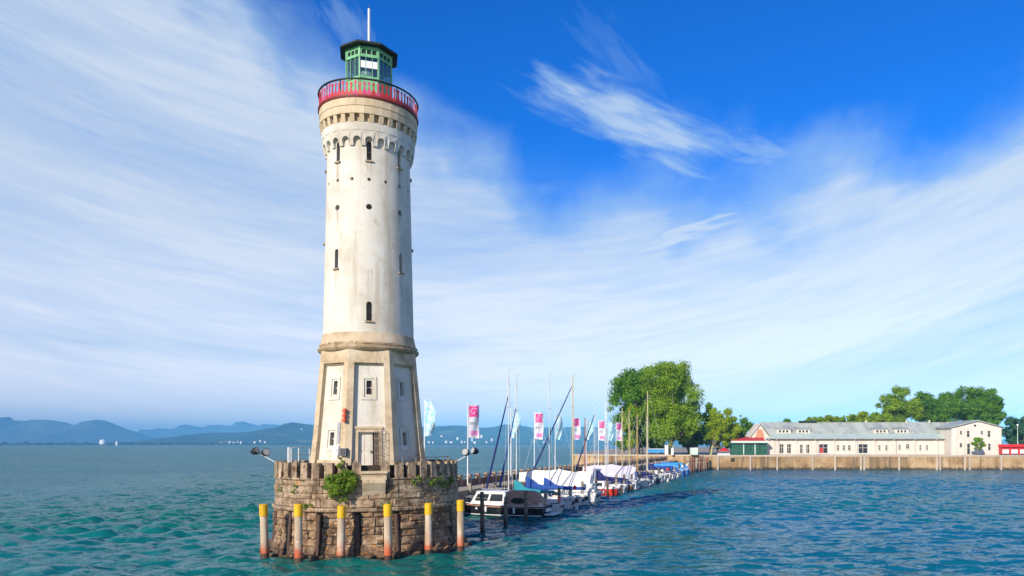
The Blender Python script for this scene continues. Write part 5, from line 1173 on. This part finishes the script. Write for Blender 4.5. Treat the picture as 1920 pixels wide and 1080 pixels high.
# pavilion
pv = thing('glass_pavilion', 'green-framed glass pavilion with red awning roof beside the white hall', 'building')
pa, pb = ax(1372, 202), ax(1436, 202); YV = 201.0
MB().box(((pa + pb) / 2, YV + 2.2, (GZ + 7.1) / 2), (pb - pa - .3, 3.6, 7.1 - GZ - .04)).build('glazed_core', green_glass, pv)
for i in range(13):
    x = pa + (pb - pa) * i / 12; MB().box((x, YV + .33, 5.45), (.10 if i not in (0, 4, 8, 12) else .26, .12, 3.25)).build('mullion', mint if i in (4, 8) else green_frame, pv)
for z in (4.1, 6.2): MB().box(((pa + pb) / 2, YV + .30, z), (pb - pa, .10, .10)).build('transom', green_frame, pv)
MB().box(((pa + pb) / 2, YV + 1.8, 7.4), (pb - pa + .8, 4.8, .55)).build('fascia', mint, pv)
slab(pa - .2, ax(1433, 202), YV - .3, 7.70, YV + 3.2, 8.75, .1).build('red_roof', red_awning, pv)
# gabled house
gh = thing('gabled_house', 'white two-storey gabled house at the far end of the long hall', 'building')
YG = 199.5
def gw(a, b_, y0, y1): return (ax(a, YG), ax(b_, YG), EYE + (833 - y1) / 1350 * YG, EYE + (833 - y0) / 1350 * YG)
g0, g1 = ax(1784, YG), ax(1878, YG); gm = ax(1832, YG); el_, pk = 11.45, 13.25
wins = [gw(1800, 1804, 808, 814), gw(1813, 1818, 808, 819), gw(1839, 1843, 808, 814), gw(1852, 1857, 808, 819), gw(1799.5, 1804, 831, 838), gw(1813.5, 1819, 832, 852), gw(1853, 1857.5, 832, 844)]
MB().wall([g0, g1], [GZ, el_], wins, .25, lambda u, z, d: (u, YG + d, z)).build('front_wall', hall_white, gh, fix=False)
MB().add([(g0, YG, el_), (g1, YG, el_), (gm, YG, pk)], [(0, 1, 2)]).build('gable', hall_white, gh)
for x in (g0, g1): MB().add([(x, YG, GZ), (x, YG + 16, GZ), (x, YG + 16, el_), (x, YG, el_)], [(0, 1, 2, 3)]).build('side_wall', hall_white, gh)
for (a, b_, c_, d_) in wins:
    isd = d_ - c_ > 2.6
    wn = MB().box(((a + b_) / 2, YG + .22, (c_ + d_) / 2), (b_ - a + .02, .04, d_ - c_ + .02)).build('door' if isd else 'window', dark_glass, gh)
    MB().box(((a + b_) / 2, YG + .18, c_ + (d_ - c_) * .6), (b_ - a, .04, .08)).build('transom', hall_trim, wn)
    if not isd: MB().box(((a + b_) / 2, YG - .05, c_ - .06), (b_ - a + .2, .2, .1)).build('sill', hall_trim, wn)
MB().lathe([(.32, -.05), (.32, .05)], 14, closed=True).build('attic_vent', dark_glass, gh, loc=(ax(1828, YG), YG - .02, EYE + 35 / 1350 * YG)).rotation_euler = (R(90), 0, 0)
for xe in (g0, g1):
    s_ = -1 if xe == g0 else 1; x2 = xe + s_ * .6; z2 = el_ - .6 * (pk - el_) / abs(gm - xe)
    MB().add([(x2, YG - .6, z2), (gm, YG - .6, pk), (gm, YG + 16.5, pk), (x2, YG + 16.5, z2), (x2, YG - .6, z2 + .22), (gm, YG - .6, pk + .22), (gm, YG + 16.5, pk + .22), (x2, YG + 16.5, z2 + .22)],
             [(3, 2, 1, 0), (4, 5, 6, 7), (0, 1, 5, 4), (1, 2, 6, 5), (2, 3, 7, 6), (3, 0, 4, 7)]).build('roof', hall_roof, gh)
MB().tube([(g1 - .25, YG - .1, GZ), (g1 - .25, YG - .1, el_)], .07, 6).build('downpipe', hall_trim, gh)
# red kiosk at the frame edge
kx0, kx1 = ax(1881, 197), ax(1960, 197)
kk_ = thing('red_kiosk', 'long red kiosk with white counter beyond the gabled house', 'kiosk')
MB().box(((kx0 + kx1) / 2, 199, 6.35), (kx1 - kx0, 3.5, .75)).build('fascia', bright_red, kk_)
MB().box(((kx0 + kx1) / 2, 199.3, 5.0), (kx1 - kx0 - .4, 2.9, 2.0)).build('body', red_awning, kk_)
for i in range(5):
    x = kx0 + 1.1 + i * 2.4; MB().box((x, 197.75, 4.75), (1.7, .2, 1.1)).build('counter', white_box, kk_)
    MB().box((x + 1.2, 197.5, 4.9), (.16, .16, 2.2)).build('post', bright_red, kk_)
lp = thing('lamp_post', 'pale lamp post above the red kiosk', 'lamp post', (ax(1908, 206), 206, GZ))
MB().tube([(0, 0, 0), (0, 0, 8.2)], [.12, .07], 8).build('pole', mint, lp); MB().lathe([(.10, 8.2), (.32, 8.3), (.34, 8.5), (.1, 8.75)], 12, closed=True).build('lantern', white_box, lp, 40)
# parasol and low white wall by the pavilion
ps = thing('parasol', 'dark red parasol above the low white wall near the pavilion', 'parasol', (ax(1358, 196), 196, GZ))
MB().tube([(0, 0, 0), (0, 0, 1.9)], .04, 6).build('pole', white_metal, ps)
MB().lathe([(1.5, 1.12), (1.45, 1.2), (.8, 1.62), (.1, 1.95)], 8, closed=True).build('canopy', bright_red, ps)
o = tag(MB().box((ax(1357, 194.5), 194.5, GZ + .24), (3.4, .3, .46)).build('low_wall', white_box), 'low white wall on the quay in front of the red parasol', 'wall')
# white post, white box and cabinets near the big tree
o = thing('white_post', 'short white pillar standing before the big tree trunk', 'post', (ax(1265, 193), 198.2, GZ))
MB().box((0, 0, .9), (.62, .5, 1.8)).build('shaft', white_box, o); MB().box((0, 0, 1.86), (.74, .6, .12)).build('cap', white_box, o); MB().tube([(.1, 0, 1.9), (.35, 0, 2.6)], [.12, .16], 8).build('lamp', grey_box, o)
o = thing('white_hut', 'small white hut box against the trunk of the big tree', 'hut', (ax(1249.5, 203), 203, GZ))
MB().box((0, 0, 1.35), (.9, .9, 2.7)).build('wall', white_box, o); MB().box((0, 0, 2.76), (1.1, 1.1, .12)).build('roof', grey_box, o)
o = thing('mint_container', 'pale mint-green container on the quay corner above the timber piles', 'container', (ax(1303.5, 194), 196.5, GZ))
MB().box((0, 0, 1.0), (2.0, 1.4, 1.75)).build('body', mint, o); MB().box((0, 0, 1.93), (2.1, 1.5, .10)).build('lid', white_box, o); MB().box((0, 0, .07), (1.7, 1.2, .12)).build('foot', grey_box, o)
o = thing('blue_trailer', 'pale blue covered trailer parked under the big trees', 'trailer', (ax(1231, 204), 206, GZ))
MB().box((0, 0, 1.05), (4.4, 1.8, 1.0)).build('body', canvas_sky, o); MB().box((0, 0, 1.62), (4.5, 1.9, .14)).build('cover', white_metal, o)
for s_ in (-1.2, 1.2): MB().tube([(s_, -.95, .32), (s_, -.75, .32)], .32, 12).build('wheel', black_metal, o)

# ------------------------------------------------------------------ trees
tree('broadleaf_tree', 'huge light-green tree with pale forked trunk at the end of the mole', 1258, 205, GZ, 668, 1186, 1321, 832, leaf_main, 11, 34000, .50, trunk_r=.75, bark_m=pale_bark, lobes=[(0, .1, .85), (-.25, .3, .65), (.3, .25, .62), (.25, -.3, .7), (-.3, -.3, .65), (.05, .45, .5), (0, -.5, .5), (.45, -.5, .45)], nclump=140)
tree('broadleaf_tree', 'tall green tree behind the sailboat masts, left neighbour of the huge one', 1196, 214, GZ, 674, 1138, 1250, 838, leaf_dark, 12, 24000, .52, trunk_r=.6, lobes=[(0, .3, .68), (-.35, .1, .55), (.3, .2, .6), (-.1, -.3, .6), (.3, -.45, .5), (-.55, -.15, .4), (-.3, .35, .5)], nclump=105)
tree('broadleaf_tree', 'narrow yellow-green willow-like tree behind the far yacht masts', 1183, 209, GZ, 742, 1160, 1206, 850, leaf_yellow, 13, 8000, .45, trunk_r=.3, nclump=34)
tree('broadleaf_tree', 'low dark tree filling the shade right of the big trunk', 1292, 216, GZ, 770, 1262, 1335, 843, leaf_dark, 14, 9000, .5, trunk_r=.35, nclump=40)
for i, (c_, a, b_, ty, lb) in enumerate(((1168, 1148, 1192, 812, 'low dark shrub behind the yacht masts at the start of the quay'), (1205, 1178, 1228, 808, 'low dark shrub between the yacht masts and the blue trailer'), (1232, 1212, 1256, 806, 'low dark shrub left of the white hut'), (1290, 1264, 1318, 812, 'dark shrub in the shade between trunk and mint container'), (1345, 1316, 1374, 818, 'dark shrub behind the red parasol'))):
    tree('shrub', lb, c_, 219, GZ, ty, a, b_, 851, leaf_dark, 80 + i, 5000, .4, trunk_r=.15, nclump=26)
tree('broadleaf_tree', 'yellow-green tree with pale leaning trunk left of the pavilion', 1333, 203, GZ, 762, 1318, 1388, 838, leaf_yellow, 15, 10000, .42, trunk_r=.32, bark_m=pale_bark, nclump=46)
tree('broadleaf_tree', 'small dark-topped tree between the huge tree and the yellow-green one', 1332, 212, GZ, 750, 1308, 1356, 836, leaf_dark, 16, 8000, .45, trunk_r=.3, nclump=36)
tree('broadleaf_tree', 'dense deep green tree behind the red-roofed pavilion', 1398, 216, GZ, 783, 1362, 1432, 842, leaf_dark, 17, 9000, .48, trunk_r=.3, nclump=40)
tree('broadleaf_tree', 'pale feathery tree rising between the pavilion and the yellow-green tree', 1378, 225, GZ, 772, 1358, 1400, 830, leaf_yellow, 18, 4000, .42, trunk_r=.25, nclump=22)
tree('broadleaf_tree', 'low rounded tree just showing above the hall roof near the cross gable', 1472, 236, GZ, 783, 1450, 1494, 830, leaf_dark, 19, 4000, .5, trunk_r=.25, nclump=24)
for i, (a, b_, ty, lb) in enumerate(((1505, 1548, 780, 'light green tree above the ridge vent of the hall'), (1536, 1584, 776, 'rounded light green tree right of the ridge vent'), (1570, 1612, 774, 'light green tree behind the middle of the hall roof'), (1596, 1640, 771, 'bright green tree behind the hall, left of the yellowish one'), (1626, 1672, 768, 'yellowish green tree at the foot of the tall tree group'))):
    tree('broadleaf_tree', lb, (a + b_) / 2, 240 + 3 * (i % 2), GZ, ty, a - 6, b_ + 6, 815, leaf_yellow if i % 2 else leaf_main, 30 + i, 6500, .5, trunk_r=.25, group='trees behind the hall', nclump=44)
for i, (c_, a, b_, ty, base, m_, lb) in enumerate(((1685, 1646, 1728, 723, 792, leaf_main, 'tall airy tree, first of the tall group behind the hall'), (1738, 1702, 1775, 731, 794, leaf_dark, 'middle tree of the tall group behind the hall roof'), (1778, 1752, 1806, 733, 796, leaf_dark, 'slimmer tree with gaps in the tall group behind the hall'), (1822, 1778, 1862, 720, 796, leaf_dark, 'tallest dark tree directly behind the gabled house'), (1858, 1830, 1884, 726, 802, leaf_dark, 'dark tree overhanging the far side of the gabled house'))):
    tree('broadleaf_tree', lb, c_, 252 + 4 * (i % 2), GZ, ty, a - 4, b_ + 4, base + 6, m_, 50 + i, 14000, .55, trunk_r=.4, group='tall trees behind the hall', nclump=66, lobes=[(0, .25, .7), (-.35, 0, .6), (.35, -.05, .6), (0, -.4, .6)])
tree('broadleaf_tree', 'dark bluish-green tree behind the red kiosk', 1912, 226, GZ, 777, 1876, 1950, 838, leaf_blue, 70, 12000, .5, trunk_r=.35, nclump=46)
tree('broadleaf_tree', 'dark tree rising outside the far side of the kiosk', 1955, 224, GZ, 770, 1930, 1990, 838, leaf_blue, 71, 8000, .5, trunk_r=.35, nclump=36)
tree('small_tree', 'small bright green round tree in front of the gabled house', 1833, 194.5, GZ, 819, 1820, 1848, 845, leaf_bright, 72, 2600, .30, trunk_r=.10, nclump=26)

# ------------------------------------------------------------------ air
hz = MB().box((0, 9000, 239), (34000, 20000, 482)).build('haze', None)
hm = bpy.data.materials.new('haze_air'); hm.use_nodes = True; t = NT(hm.node_tree); t.n.clear()
ho = t.new('ShaderNodeOutputMaterial'); pv_ = t.new('ShaderNodeVolumePrincipled')
pv_.inputs['Color'].default_value = (.16, .56, 1.0, 1); pv_.inputs['Density'].default_value = 1.0e-4; pv_.inputs['Anisotropy'].default_value = -0.5
t.l.new(pv_.outputs[0], ho.inputs['Volume']); hz.data.materials.append(hm)
struct(hz, 'blue aerial haze over the lake and far hills', 'stuff')
